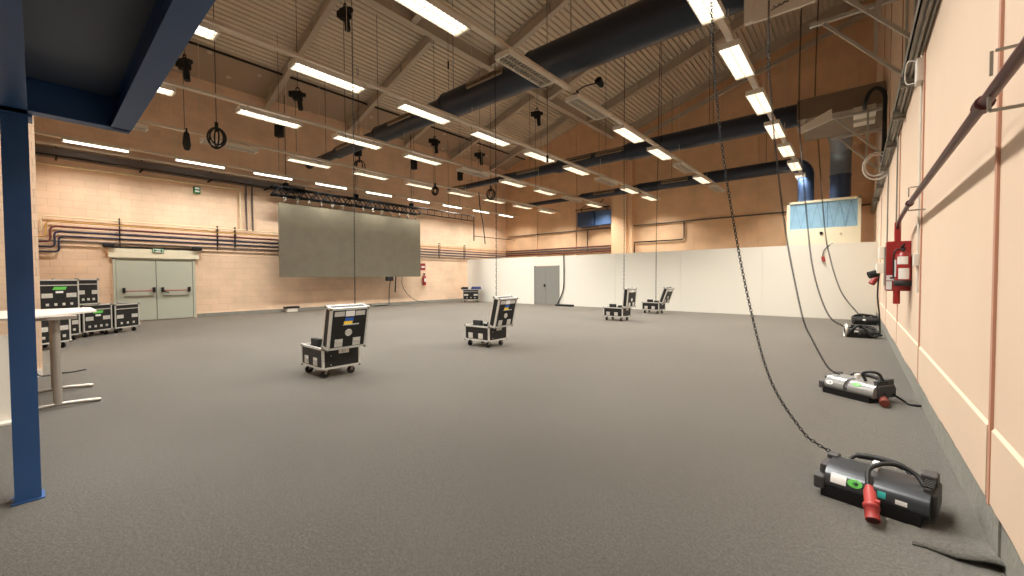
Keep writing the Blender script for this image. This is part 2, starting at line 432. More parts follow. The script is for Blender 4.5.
# ------------------------------------------------------------------ gallery (blue steel) and its post
GZ = 2.6
g = struct('gallery_slab', MB().box(-4.12, 1.2, -3.2, .40, GZ+.22, GZ+.28), M['navydark'])
struct('gallery_beam', ibeam((-4.15, .43, GZ), (1.2, .43, GZ), .24, .11, .014, .01), M['navy'])
struct('gallery_beam', ibeam((-4.28, -.07, GZ), (1.2, -.07, GZ), .24, .12, .014, .01), M['navy'])
struct('gallery_beam', ibeam((-4.16, -3.2, GZ), (-4.16, .48, GZ), .24, .1, .014, .01), M['navy'])
pr_ = thing('steel_post', 'navy blue steel post standing on the carpet under the blue gallery', 'post', (-4.3, -.07, 0))
MB().box(-.06, -.048, -.058, .06, 0, GZ).box(.048, .06, -.058, .06, 0, GZ).box(-.05, .05, -.005, .005, 0, GZ).obj('shaft', M['navy'], pr_)
MB().bbox(-.08, .075, -.075, .075, 0, .012, .003).obj('base_plate', M['navy'], pr_)
MB().box(-.09, .09, -.08, .08, GZ-.014, GZ).obj('cap_plate', M['navy'], pr_)

# ------------------------------------------------------------------ fluorescent lights on tracks
FL = 1.44; FW = .34; FZ = 5.5
def fixture_meshes():
    h = FW/2; L = FL/2
    hs = MB().box(-h, h, -L, L, .075, .10)
    for sx in (-1, 1): hs.box(min(sx*h, sx*(h-.012)), max(sx*h, sx*(h-.012)), -L, L, 0, .08)
    for sy in (-1, 1): hs.box(-h, h, min(sy*L, sy*(L-.03)), max(sy*L, sy*(L-.03)), 0, .08)
    lv = MB()
    ys = [-L+.05+k*(FL-.1)/16 for k in range(17)]
    w = h-.014; pr = [(-.005, -L+.03)]; 
    for y in ys: pr += [(-.005, y-.003), (-w, y-.003), (-w, y+.003), (-.005, y+.003)]
    pr += [(-.005, L-.03), (.005, L-.03)]
    for y in reversed(ys): pr += [(.005, y+.003), (w, y+.003), (w, y-.003), (.005, y-.003)]
    pr += [(.005, -L+.03)]
    lv.prism(pr, 'Z', .012, .045)
    df = MB()
    for s in (-1, 1):
        x0, x1 = min(s*.006, s*(h-.014)), max(s*.006, s*(h-.014))
        df.box(x0, x1, -L+.032, L-.032, .052, .07)
    hg = MB()
    for y in (-.5, .5): hg.box(-.02, .02, y-.02, y+.02, .10, .19)
    return hs, lv, df, hg
HS, LV, DF, HG = fixture_meshes()
me_h = HS.mesh('housing', M['white']); me_l = LV.mesh('louvre', M['vane']); me_g = HG.mesh('bracket', M['track'])
me_on = DF.mesh('diffuser', M['lamp']); me_off = DF.mesh('reflector', M['lampoff'])
# slim batten for the row along the pipe wall
BH = MB().box(-.06, .06, -.74, .74, .05, .10); BT = MB().cyl((0, -.70, .025), (0, .70, .025), .03, 10); BC = [MB().box(-.045, .045, min(sy*.74, sy*.70), max(sy*.74, sy*.70), -.01, .06) for sy in (-1, 1)]
me_bh = BH.mesh('housing', M['white']); me_bt = BT.mesh('tube', M['lamp']); me_bc = [q.mesh('end_cap', M['white']) for q in BC]
def light_data(w, sx, sy):
    l = bpy.data.lights.new('tube_and_fill', 'AREA'); l.shape = 'RECTANGLE'; l.size = sx; l.size_y = sy
    l.energy = w; l.color = (1.0, .965, .90); l.spread = math.radians(132); return l
LDA = light_data(118, FW-.06, FL-.08); LDB = light_data(84, .1, 1.38); LDB.spread = math.radians(146)
LD_FILL = light_data(.5, .2, 1.3); LD_FILL.spread = PI  # weak upward fill added to lighten the roof, no tube behind it
ORD = ['first', 'second', 'third', 'fourth', 'fifth', 'sixth', 'seventh', 'eighth', 'ninth']
rows = [(-1.75, [1]*9), (-4.95, [1, 1, 0, 0, 1, 1, 0, 1, 0]), (-8.12, [1, 1, 1, 1, 1, 1, 0, 1, 1]),
        (-11.3, [1, 1, 1, 1, 0, 1, 1, 0, 1]), (-14.6, [0, 0, 1, 1, 1, 1, 1, 1, 1]), (-17.95, [1]*9)]
YK = [.6]+[3.2+2.37*k for k in range(8)]
def child(name, me, parent):
    o = bpy.data.objects.new(name, me); COL.objects.link(o); o.parent = parent; return o
ROWN = ['row one from the extinguisher wall', 'row two from the extinguisher wall', 'row three from the extinguisher wall',
        'row four from the extinguisher wall', 'row two from the pipe wall', 'row over the hanging screen']
for ri, (x, on) in enumerate(rows):
    t = thing('lighting_track', 'long beige lighting track carrying %s' % ROWN[ri].replace('row', 'light row'), 'track', (x, 0, FZ), 0, 'tracks that carry the ceiling lights')
    MB().box(-.055, .055, -1.5, 22.0, .19, .25).obj('channel', M['track'], t)
    for y in ((3.2, 6.66, 10.4, 13.7, 17.15, 20.7) if x < -13 else (4.3, 7.9, 11.5, 15.25, 18.85, 22.0)):
        zt = roof_z(x)+(RD if -13 < x < -10.8 else 0)-FZ
        MB().tube([(0, y, .24), (0, y, zt)], .006, 5).obj('hanger', M['track'], t)
    for k, s in enumerate(on):
        y0 = YK[k]
        word = ('lit' if s else 'unlit')
        nb = ORD[8-k]
        batten = ri == 5
        f = thing('fluorescent_batten' if batten else 'fluorescent_light',
                  '%s %s light, %s counted from the back wall, %s' % (word, 'slim batten' if batten else 'louvred ceiling', nb, ROWN[ri]),
                  'light', (x, y0+FL/2, FZ+(.09 if batten else 0)), 0, 'batten lights along the pipe wall' if batten else 'louvred lights on the tracks')
        if batten:
            child('housing', me_bh, f); child('tube', me_bt, f); child('end_cap', me_bc[0], f); child('end_cap', me_bc[1], f)
            l = bpy.data.objects.new('lamp', LDB); l.location = (0, 0, -.012)
        else:
            child('housing', me_h, f); child('louvre', me_l, f); child('bracket', me_g, f)
            child('diffuser' if s else 'reflector', me_on if s else me_off, f)
            l = bpy.data.objects.new('lamp', LDA); l.location = (0, 0, -.004)
        if s:
            COL.objects.link(l); l.parent = f
            q = bpy.data.objects.new('added_roof_fill', LD_FILL); q.location = (-.09 if not batten else -.05, 0, .105); q.rotation_euler = (PI, 0, 0)  # added fill lamp facing the roof, not a part of the fixture
            COL.objects.link(q); q.parent = f
# ------------------------------------------------------------------ blue ducts
def hduct(name, label, y, zc, segs, right_x, m, grilles):
    t = thing(name, label, 'duct', (0, y, zc), 0, 'blue air ducts under the roof')
    prev = None
    for i, (x0, x1, r) in enumerate(segs):
        mb = MB()
        L = min(.35, (x1-x0)*.2)
        nr = segs[i+1][2] if i+1 < len(segs) else r
        pts = [(x0, 0, 0), (x1-L, 0, 0), (x1, 0, 0)] if nr != r else [(x0, 0, 0), (x1, 0, 0)]
        rr = [r, r, nr] if nr != r else [r, r]
        mb.tube(pts, rr, 24)
        mb.tube([(x0-.03, 0, 0), (x0+.03, 0, 0)], r+.012, 24)
        mb.obj('duct_section', m, t)
    for gx, r in grilles:
        gm = MB(); 
        M0 = Matrix.Rotation(math.radians(-14), 4, 'X')
        w = .62
        gm.box(gx-w, gx+w, -r-.05, -r+.03, .055, .075, M0).box(gx-w, gx+w, -r-.05, -r+.03, -.075, -.055, M0)
        for k in range(14):
            xx = gx-w+k*(2*w)/13
            gm.box(xx-.01, xx+.01, -r-.05, -r+.03, -.06, .06, M0)
        gm.obj('grille', M['grille'], t)
    for hx in range(int(segs[0][0])+1, int(segs[-1][1]), 4):
        zz = roof_z(min(hx, .3))+(RD if -13 < hx < -10.8 else 0)-zc
        MB().tube([(hx, 0, .1), (hx, 0, zz)], .008, 5).obj('hanger', M['blackm'], t)
    return t
hduct('air_duct', 'wide dark blue duct crossing closest under the roof, ending at the white-faced box', 8.0, 6.55,
      [(-18.6, -15.9, .17), (-15.9, -12.9, .22), (-12.9, -9.2, .29), (-9.2, -6.0, .37), (-6.0, -1.40, .42)], -1.4, M['duct'],
      [(-15.0, .22), (-11.3, .29), (-7.4, .37)])
hduct('air_duct', 'dark blue duct of middle distance between the other two blue ducts', 15.5, 6.5,
      [(-17.8, -13.6, .15), (-13.6, -10.3, .22), (-10.3, -6.9, .28), (-6.9, -1.40, .34)], -1.4, M['duct'],
      [(-17.1, .15), (-12.0, .22), (-9.2, .28), (-7.7, .28)])
t3 = hduct('air_duct', 'dark blue duct along the back wall, bending down into the cream air unit', 20.5, 6.1,
      [(-16.6, -12, .12), (-12, -8.6, .19), (-8.6, -5.4, .24), (-5.4, -2.1, .28)], -2.1, M['duct'],
      [(-10.6, .19), (-6.8, .24)])
el = [(-2.1, 0, 0)]+[(-2.1+.5*math.sin(a), 0, -.5+.5*math.cos(a)) for a in [math.radians(15*k) for k in range(1, 7)]]+[(-1.6, 0, -1.7)]
MB().tube(el, .28, 24).obj('elbow', M['ductblue'], t3)

# air unit standing behind the partition
u = thing('air_handling_unit', 'cream air handling unit with blue filters rising behind the white partition', 'air unit', (-1.02, 20.5, 0))
MB().box(-1.15, -1.05, -.6, -.5, 0, 4.47).box(1.05, 1.15, -.6, -.5, 0, 4.47).box(-1.15, 1.15, -.6, -.5, 4.38, 4.47).box(-1.05, 1.05, -.6, -.5, 0, 3.36) \
    .box(-1.15, 1.15, -.5, .6, 4.40, 4.47).box(-1.15, -1.1, -.5, .6, 0, 4.4).box(1.1, 1.15, -.5, .6, 0, 4.4).box(-1.15, 1.15, .55, .6, 0, 4.4).obj('casing', M['cream'], u)
MB().box(-1.06, 0.155, -.53, -.5, 3.35, 4.39).box(.165, 1.06, -.53, -.5, 3.35, 4.39).obj('filter', M['filt'], u)
zz = []
mb = MB()
for k in range(6):
    a = -1.03+k*.345
    mb.bar((a, -.535, 3.40), (a+.172, -.535, 4.34), .009); mb.bar((a+.172, -.535, 4.34), (a+.345, -.535, 3.40), .009)
mb.bar((.16, -.54, 3.36), (.16, -.54, 4.38), .02)
mb.obj('brace', mat('crease_blue', rgb(96, 134, 164), .6), u)
MB().disc((-.02, -.64, 3.16), .055, .04, 'Y').obj('knob', M['blackm'], u)
MB().disc((.55, -.64, 3.14), .04, .04, 'Y').obj('gauge', M['cream'], u)
v = thing('vertical_duct', 'bright blue round duct rising from the cream air unit to the grey box', 'duct', (0, 20.4, 4.47), 0, 'blue air ducts under the roof')
MB().tube([(-.5, 0, 0), (-.5, 0, .9)], .33, 28).tube([(-.5, 0, .88), (-.5, 0, .94)], .345, 28).obj('duct_section', M['ductblue'], v)
MB().tube([(-.5, 0, .94)]+[(-.5, 0, 1.1)]+[(-.5, -.6+.6*math.cos(a), 1.4+.6*math.sin(a)) for a in [math.radians(10*k) for k in range(0, 10)]]+[(-.5, -3.85, 2.0)], .33, 28).obj('elbow', mat('bright_duct', rgb(132, 142, 156), .35, .5, var=.1, scale=3), v)

# plenum boxes on wall brackets
def bracket(y, label):
    b = thing('wall_bracket', label, 'bracket', (0, y, 0), 0, 'steel brackets on the extinguisher wall')
    MB().bar((-.65, 0, 5.70), (XR-.01, 0, 5.70), .06).obj('arm', M['steel'], b)
    MB().bar((-.45, 0, 5.66), (XR-.02, 0, 4.5), .045).obj('brace', M['steel'], b)
    MB().bar((.19, 0, 5.68), (.19, 0, 4.92), .045).obj('strut', M['steel'], b)
    MB().box(XR-.03, XR, -.08, .08, 4.35, 5.85).obj('wall_plate', M['steel'], b)
    return b
bracket(7.3, 'galvanised triangular wall bracket under the edge of the white-faced box')
bracket(8.55, 'galvanised triangular wall bracket just beyond the white-faced box edge')
bracket(13.9, 'galvanised triangular wall bracket under the grey box, near the black hose')
bracket(15.9, 'galvanised triangular wall bracket under the rear of the grey box')
p = thing('plenum_box', 'white-faced insulated duct box with scribbled writing at end of closest duct', 'duct box', (0, 0, 0))
MB().bbox(-1.30, .30, 7.30, 8.7, 6.25, 7.1, .02).obj('casing', M['galv'], p)
mb = MB()
for i in range(8):
    z0 = 5.42+i*.2; o = random.uniform(-.03, .03)
    mb.bbox(-1.37+o, -1.24, 7.24, 7.33, z0, z0+.21, .02)
mb.obj('insulation', M['white'], p)
MB().bbox(-1.26, -.48, 7.26, 7.30, 5.40, 7.1, .01).obj('face_panel', M['white'], p)
mb = MB(); 
pts = [(-1.0+.02*k, 7.256, 5.52+.022*math.sin(k*1.9)+.003*k) for k in range(20)]
mb.tube(pts, .006, 5).tube([(-1.03, 7.256, 5.49), (-.62, 7.256, 5.60)], .005, 5)
mb.obj('scribble', M['blackm'], p)
p = thing('plenum_box', 'grey duct box with slanted white board at end of the middle duct', 'duct box', (0, 0, 0))
MB().bbox(-1.34, XR-.03, 14.2, 16.6, 5.93, 6.5, .02).obj('casing', mat('dull_duct_board', rgb(128, 112, 94), .7, var=.1, scale=3), p)
MB().prism([(-1.24, 5.41), (-.52, 5.64), (-.54, 5.92), (-1.3, 5.56)], 'Y', 13.75, 13.8).obj('face_board', M['white'], p)
MB().bar((-1.1, 13.78, 5.55), (-1.1, 14.3, 6.0), .03).bar((-.7, 13.78, 5.7), (-.7, 14.3, 6.0), .03).obj('hanger', M['galv'], p)
MB().box(-.1, .35, 14.1, 14.5, 5.72, 5.93).box(-.1, .35, 14.8, 15.2, 5.72, 5.93).each('pipe_sleeve', M['white'], p)
tag(MB().tube(mid([(.12, 14.25, 5.97), (.12, 13.9, 5.8), (.13, 13.3, 5.74), (.2, 13.2, 5.93), (.33, 13.2, 6.0), (.47, 13.2, 5.83), (.48, 13.2, 5.4), (.48, 13.2, 4.7), (.46, 13.2, 4.2)]), .045, 10).obj('black_hose', M['rubber']),
    'thick black hose arching from the grey duct box down the wall', 'hose')

# blue duct box beside the pilaster, with its bracket
b = thing('duct_box', 'short blue rectangular duct with black bracket beside the pilaster', 'duct', (-12.0, YB-.005, 0))
MB().bbox(-1.1, .0, -.75, -.02, 4.55, 5.45, .015).obj('casing', M['ductblue'], b)
MB().bbox(.02, 1.05, -.55, -.02, 4.6, 5.45, .015).obj('side_casing', mat('pale_blue_duct', rgb(92, 122, 168), .35, .3, var=.1, scale=3), b)
MB().bar((-1.3, -.6, 5.62), (1.0, -.6, 5.62), .05).bar((-1.0, -.6, 5.62), (-.6, -.02, 6.1), .04).bar((.0, -.6, 5.62), (.3, -.02, 6.2), .04).bar((-.9, -.6, 5.45), (-.9, -.6, 5.62), .04).bar((.8, -.5, 5.45), (.8, -.6, 5.62), .04).obj('bracket', M['blackm'], b)

# ------------------------------------------------------------------ cable tray, conduits and fire pipe on the extinguisher wall
t = thing('cable_tray', 'long galvanised cable tray running high along the extinguisher wall', 'cable tray', (0, 0, 0))
mb = MB().box(.42, XR-.005, -3, YP+4, 4.0, 4.02).box(.42, .435, -3, YP+4, 4.0, 4.12).box(XR-.02, XR-.005, -3, YP+4, 4.0, 4.1)
mb.obj('tray', M['galv'], t)
mb = MB()
for i, (xx, zz_, r) in enumerate([(.45, 4.05, .014), (.475, 4.055, .02), (.505, 4.05, .015)]):
    mb.tube([(xx, -3, zz_), (xx, YP+4, zz_)], r, 6)
mb.each('cable', M['galv'], t)
mb = MB()
for r, xx, zz_ in ((.018, .49, 3.97), (.012, .53, 3.955)): mb.tube([(xx, -3, zz_), (xx, YP+4, zz_)], r, 6)
mb.each('conduit', M['galv'], t)
for y in (1.5, 4.2, 7.2, 8.6, 10.4, 12.6, 15, 17.6):
    MB().box(.40, XR, y-.07, y+.07, 3.93, 4.0).box(.40, XR, y-.02, y+.02, 3.88, 3.95).obj('support', M['galv'], t)
b = thing('junction_box', 'small white junction box under the cable tray with looped wire', 'junction box', (XR, 6.4, 3.78))
MB().bbox(-.07, 0, -.09, .09, -.16, .10, .01).obj('box', M['white'], b)
MB().tube(mid([(-.06, .0, .09), (-.13, .05, .13), (-.15, .1, 0), (-.13, .1, -.1), (-.06, .05, -.12)]), .006, 6).obj('wire', M['white'], b)
tag(MB().ring((.36, 13.1, 4.12), .26, .018, 'Y', 22, 6, 1.25).ring((.34, 13.12, 4.14), .2, .018, 'Y', 22, 6, 1.25).obj('wire_loop', M['white']), 'pale coil of wire hung under the cable tray by the black hose', 'wire coil')
c = thing('wall_conduit', 'thin white conduit with switch dropping from the junction box', 'conduit', (XR-.02, 6.4, 0))
MB().tube([(0, 0, 3.98), (0, 0, 1.3)], .012, 6).obj('pipe', M['white'], c)
MB().bbox(-.04, .01, -.05, .05, 1.6, 1.74, .006).obj('switch', M['white'], c)
tag(MB().tube([(XR-.02, 12.4, 3.95), (XR-.02, 12.4, 1.6)], .014, 6).obj('wall_conduit', M['galv']), 'thin grey conduit dropping behind the red hose cabinet', 'conduit')
tag(MB().tube([(XR-.02, 9.75, 3.95), (XR-.02, 9.75, 2.3)], .012, 6).obj('wall_conduit', M['galv']), 'thin grey conduit between the pipe end and the partition', 'conduit')

fp = thing('fire_pipe', 'dark red water pipe running along the smooth wall to the hose cabinet', 'pipe', (0, 0, 0))
MB().tube([(.43, -3.5, 2.27), (.43, 2.8, 2.27)], .023, 12).tube([(.43, 2.8, 2.27), (.43, 6.05, 2.265)], .023, 12).tube(mid([(.43, 6.05, 2.265), (.43, 6.9, 2.24), (.42, 7.3, 2.18), (.42, 7.42, 2.1)]), .022, 12).obj('pipe', M['pipe'], fp)
MB().cyl((.43, 2.76, 2.27), (.43, 2.84, 2.27), .034, 12).cyl((.43, 6.02, 2.265), (.43, 6.1, 2.265), .034, 12).each('coupling', M['pipe'], fp)
MB().tube([(.42, 7.42, 2.2), (.42, 7.42, 1.93)], .034, 12).tube([(.42, 7.42, 1.3), (.42, 7.42, 1.12)], .036, 12).each('riser', M['red'], fp)
for y in (2.62, 6.05):
    MB().bar((.42, y, 2.25), (.42, y, 2.19), .012).bar((.42, y, 2.19), (XR, y, 2.19), .012).bar((XR-.12, y-.02, 2.43), (XR, y-.02, 2.43), .010).bar((.42, y-.02, 2.33), (.42, y-.02, 2.43), .010).each('bracket', M['galv'], fp)
hc = thing('hose_cabinet', 'red fire hose cabinet hung side-on from the smooth wall', 'fire cabinet', (0, 7.42, 0))
MB().bbox(.31, XR, -.03, .22, 1.29, 1.95, .008).obj('body', M['red'], hc)
MB().box(.295, .312, -.02, .2, 1.36, 1.88).obj('side_frame', M['galv'], hc)
MB().box(.315, .42, -.036, -.03, 1.43, 1.5).box(.315, .37, -.036, -.03, 1.31, 1.42).each('label', M['paper'], hc)
MB().box(.35, .40, -.039, -.035, 1.455, 1.475).obj('print', M['pipe'], hc)
ex = thing('fire_extinguisher', 'red fire extinguisher hung in front of the red hose cabinet', 'fire extinguisher', (.468, 7.28, 1.36))
def lathe(prof, n=20):
    mb = MB(); vs = []; fs = []
    for r, z in prof:
        vs += [(r*math.cos(2*PI*k/n), r*math.sin(2*PI*k/n), z) for k in range(n)]
    for i in range(len(prof)-1):
        for k in range(n): fs.append((i*n+k, i*n+(k+1) % n, (i+1)*n+(k+1) % n, (i+1)*n+k))
    mb.add(vs, fs, True); mb.add(vs[:n], [tuple(range(n-1, -1, -1))]); mb.add(vs[-n:], [tuple(range(n))]); return mb
lathe([(.08, .05), (.082, .07), (.082, .36), (.07, .40), (.04, .43), (.025, .45), (.025, .47)]).obj('cylinder', M['red'], ex)
lathe([(.086, 0), (.088, .02), (.088, .07), (.08, .075)]).obj('base_ring', M['rubber'], ex)
MB().box(-.02, .02, -.03, .03, .46, .5).bar((-.02, -.02, .5), (.0, -.13, .53), .02).bar((-.02, -.02, .48), (.0, -.12, .46), .02).obj('valve', M['blackm'], ex)
MB().tube(mid([(-.03, 0, .48), (-.075, -.02, .46), (-.092, -.03, .38), (-.092, -.03, .2), (-.092, -.03, .1)]), .009, 8).obj('hose', M['rubber'], ex)
def wrap(z0, z1, a0, a1, r):
    mb = MB(); N = 10; vs = []
    for z in (z0, z1):
        for k in range(N+1):
            a = math.radians(a0+(a1-a0)*k/N); vs.append((r*math.cos(a), r*math.sin(a), z))
    mb.add(vs, [(k, k+1, N+2+k, N+1+k) for k in range(N)], True); return mb
wrap(.28, .38, 225, 300, .0835).obj('label', M['paper'], ex)
wrap(.09, .23, 235, 310, .0835).obj('label', M['paper'], ex)
wrap(.12, .34, 185, 215, .0835).obj('label', M['paper'], ex)
MB().bar((.0, .08, .3), (.0, .12, .3), .05).obj('hook', M['red'], ex)
so = thing('socket_box', 'grey wall socket block with plugs beyond the hose cabinet', 'socket box', (XR, 13.6, 0))
MB().bbox(-.16, 0, -.5, .5, 1.55, 1.8, .01).bbox(-.12, 0, -.4, .4, 1.9, 2.2, .01).obj('box', M['white'], so)
MB().cyl((-.16, -.2, 1.55), (-.3, -.25, 1.5), .09, 10).obj('plug', M['blackm'], so)
MB().cyl((-.14, .25, 1.45), (-.24, .2, 1.28), .07, 10).obj('plug', M['redpl'], so)
MB().tube(mid([(-.1, .1, 1.55), (-.12, .1, 1.0), (-.08, .12, .5), (-.06, .15, .02)]), .02, 6).obj('cable', M['rubber'], so)
ln = MB().cyl((-.88, YP-.04, 2.16), (-.85, YP-.06, 2.0), .05, 8)
o = thing('hanging_plug', 'small red plug on a short black lead over the partition top', 'plug', (0, 0, 0))
ln.obj('plug', M['redpl'], o)
MB().tube(mid([(-.88, YP-.04, 2.16), (-.86, YP-.05, 2.35), (-.76, YP-.02, 2.5), (-.62, YP+.03, 2.62)]), .014, 6).obj('lead', M['rubber'], o)

# ------------------------------------------------------------------ pipes on the pipe wall
PX = XL+.1
specs = [(3.52, 'wpipe1', 'cream'), (3.36, 'wpipe2', 'ochre'), (3.21, 'wpipe3', 'maroon'), (3.05, 'wpipe4', 'navy'), (2.9, 'wpipe4', 'lower navy'), (2.74, 'wpipe5', 'grey')]
for i, (z, mk, nm) in enumerate(specs):
    y0 = .14+.09*i if i < 5 else .1
    drop = .5
    if i < 5:
        pts = [(PX, -.02, z-drop), (PX, y0-.08, z-drop), (PX, y0-.02, z-drop+.03), (PX, y0, z-drop+.1), (PX, y0, z-.12), (PX, y0+.03, z-.04), (PX, y0+.12, z), (PX, YB-.05, z-.02)]
    else: pts = [(PX, -.05, z), (PX, YB-.05, z)]
    tag(MB().tube(pts, .028 if i in (2, 3, 4) else .022, 8).obj('wall_pipe', M[mk]), '%s service pipe running above the pale double door on the pipe wall' % nm, 'pipe', 'service pipes above the double door')
for n_, y in (('just before the double door', 1.92), ('beyond the double door', 4.75), ('beside the vertical conduits', 5.35), ('first past the hanging screen', 14.2), ('second past the hanging screen', 16.1), ('third past the hanging screen', 18.2)):
    tag(MB().bar((XL+.03, y, 2.68), (XL+.03, y, 3.6), .03, .05).bar((XL+.02, y, 3.6), (XL+.15, y, 3.6), .025).bar((XL+.145, y, 2.9), (XL+.145, y, 3.61), .015).obj('pipe_bracket', M['blackm']),
        'black pipe bracket %s' % n_, 'bracket', 'brackets of the service pipes')
tag(MB().tube([(PX, -.05, 5.15), (PX, 5.45, 5.2), (PX, 5.55, 5.12), (PX, 5.55, 3.55)], .035, 8).obj('wall_pipe', M['wpipe1']), 'pale pipe high on the pipe wall turning down past the exit sign', 'pipe')
for k, y in enumerate((5.78, 6.0)):
    tag(MB().tube([(PX, y, 5.6), (PX, y, 3.5)], .034, 8).obj('wall_conduit', M['wpipe5']), 'dark vertical conduit, %s of two beside the hanging screen' % ('outer' if k == 0 else 'inner'), 'conduit', 'vertical conduits beside the screen')
t = thing('cable_duct', 'dark cable duct high along the pipe wall behind the batten lights', 'cable duct', (0, 0, 0))
MB().box(XL+.15, XL+.5, -.05, 8.0, 5.36, 5.40).box(XL+.15, XL+.17, -.05, 8, 5.36, 5.62).box(XL+.48, XL+.5, -.05, 8, 5.36, 5.62).obj('trough', M['wpipe5'], t)
MB().bar((XL+.5, -.05, 5.7), (XL+.5, 12, 5.7), .07).obj('rail', M['track'], t)
for y in (.5, 2.5, 4.5, 6.5): MB().bar((XL, y, 5.34), (XL+.5, y, 5.34), .05).bar((XL+.46, y, 5.34), (XL+.46, y, 5.7), .03).obj('arm', M['blackm'], t)
s = thing('exit_sign', 'small green and white exit sign on the lintel of the double door', 'sign', (XL+.1, 2.92, 2.54))
MB().bbox(0, .03, -.16, .16, -.075, .075, .004).obj('board', M['dgreen'], s)
mb = MB().box(.03, .034, -.14, .14, -.058, .058)
mb.obj('white_field', M['paper'], s)
MB().box(.034, .037, -.12, -.075, -.04, .04).box(.034, .037, .06, .12, -.045, .045).box(.034, .037, -.05, .04, -.015, .012).add([(.036, -.05, .03), (.036, -.05, -.03), (.036, -.09, 0)], [(0, 1, 2)]).obj('pictogram', M['dgreen'], s)
s = thing('exit_sign', 'small dark green sign above the pale high pipe', 'sign', (XL+.14, 4.12, 4.95))
MB().bbox(-.13, .0, -.1, .1, -.13, .13, .004).obj('board', M['dgreen'], s)
MB().box(0, .004, -.07, .07, .02, .09).box(0, .004, -.07, .07, -.09, -.03).obj('pictogram', M['paper'], s)
for nm, y in (('near the flight cases', 1.64), ('beside the door frame', 4.08)):
    tag(MB().bbox(XL+.0, XL+.2, y-.16, y+.14, 2.60, 2.73, .03).obj('door_closer', M['blackm']), 'black door operator block above the double door %s' % nm, 'door operator', 'operator blocks over the double door')

# back-wall pipes
BY = YB-.1
tag(MB().tube([(XL+.3, BY, 4.42), (XR-.1, BY, 4.42)], .035, 8).obj('wall_pipe', M['wpipe5']), 'thin dark pipe running right across the back wall', 'pipe')
for k, z in enumerate((3.36, 3.22, 3.06)):
    tag(MB().tube([(XL+.1, BY, z), (-11.0, BY, z)], .045, 8).obj('wall_pipe', M['wpipe5' if k == 1 else 'wpipe3']), 'brown pipe low on the back wall behind the partition, %s of three' % ('top', 'middle', 'bottom')[k], 'pipe', 'brown pipes above the partition')
tag(MB().tube([(-6.96, BY, 4.42), (-6.96, BY, 3.55), (-7.05, BY, 3.46), (-9.7, BY, 3.46), (-9.7, BY, 2.7)], .035, 8).obj('wall_pipe', M['blackm']), 'black branch pipe dropping and turning beside the pilaster', 'pipe')
tag(MB().tube([(-12.75, BY, 4.42), (-12.75, BY, 3.1)], .03, 8).obj('wall_pipe', M['blackm']), 'short black vertical pipe under the blue duct box', 'pipe')

# ------------------------------------------------------------------ hanging LED screen and its truss
sx = -18.45
sc = thing('led_screen', 'huge dark grey hanging video screen in front of the pipe wall', 'screen', (sx, 0, 0))
mb = MB()
cols_, rws = 14, 6
for i in range(cols_):
    for j in range(rws):
        y0 = 6.64+i*.5133; z0 = 1.56+j*.5225
        mb.box(-.07, .05, y0+.0004, y0+.5129, z0+.0004, z0+.5221)
mb.obj('panel_face', M['led'], sc)
MB().box(-.12, -.05, 6.66, 13.80, 1.58, 4.67).obj('rear_frame', M['blackm'], sc)
for i in range(14):
    y = 6.9+i*.5133
    h = MB().box(-.05, .01, y-.02, y+.02, 4.67, 4.80).ring((-.02, y, 4.88), .06, .012, 'X', 10, 5)
    h.obj('hanger', M['galv'], sc)
tr_ = thing('lighting_truss', 'black box truss from which the big screen hangs', 'truss', (sx, 0, 0))
y0, y1, z0, z1 = 6.40, 13.75, 4.98, 5.32
mb = MB()
for xx in (-.17, .17):
    for z in (z0, z1): mb.tube([(xx, y0, z), (xx, y1, z)], .034, 8)
mb.each('chord', M['truss'], tr_)
mb = MB(); n = 14
for xx in (-.17, .17):
    for k in range(n):
        a = y0+(y1-y0)*k/n; b = y0+(y1-y0)*(k+1)/n; m_ = (a+b)/2
        mb.tube([(xx, a, z0), (xx, m_, z1)], .022, 6).tube([(xx, m_, z1), (xx, b, z0)], .022, 6)
for k in range(n+1):
    a = y0+(y1-y0)*k/n
    for z in (z0, z1): mb.tube([(-.17, a, z), (.17, a, z)], .012, 6)
mb.obj('lacing', M['truss'], tr_)
mb = MB()
for y in (6.95, 10.1, 13.3):
    mb.tube([(0, y, z1-.02), (0, y, zl(sx))], .014, 6)
    mb.box(-.1, .1, y-.08, y+.08, z1, z1+.22)
mb.each('suspension', M['truss'], tr_)
r = thing('black_rail', 'black ladder rail continuing from the screen truss to the corner', 'rail', (-17.95, 0, 0))
MB().tube([(0, 13.4, 5.26), (0, 17.55, 5.26)], .03, 8).tube([(0, 13.4, 4.96), (0, 17.55, 4.96)], .03, 8).each('side_bar', M['blackm'], r)
mb = MB()
for k in range(9): mb.tube([(0, 13.5+k*.5, 4.96), (0, 13.5+k*.5, 5.26)], .014, 6)
mb.each('rung', M['blackm'], r)
MB().tube([(0, 17.53, 5.26), (0, 17.53, 3.75)], .03, 8).tube([(0, 17.53, 4.05), (0, 21.5, 4.05)], .02, 8).each('drop_bar', M['blackm'], r)
MB().tube([(0, 15.5, 5.26), (0, 15.5, zl(-17.95))], .01, 6).obj('hanger', M['blackm'], r)

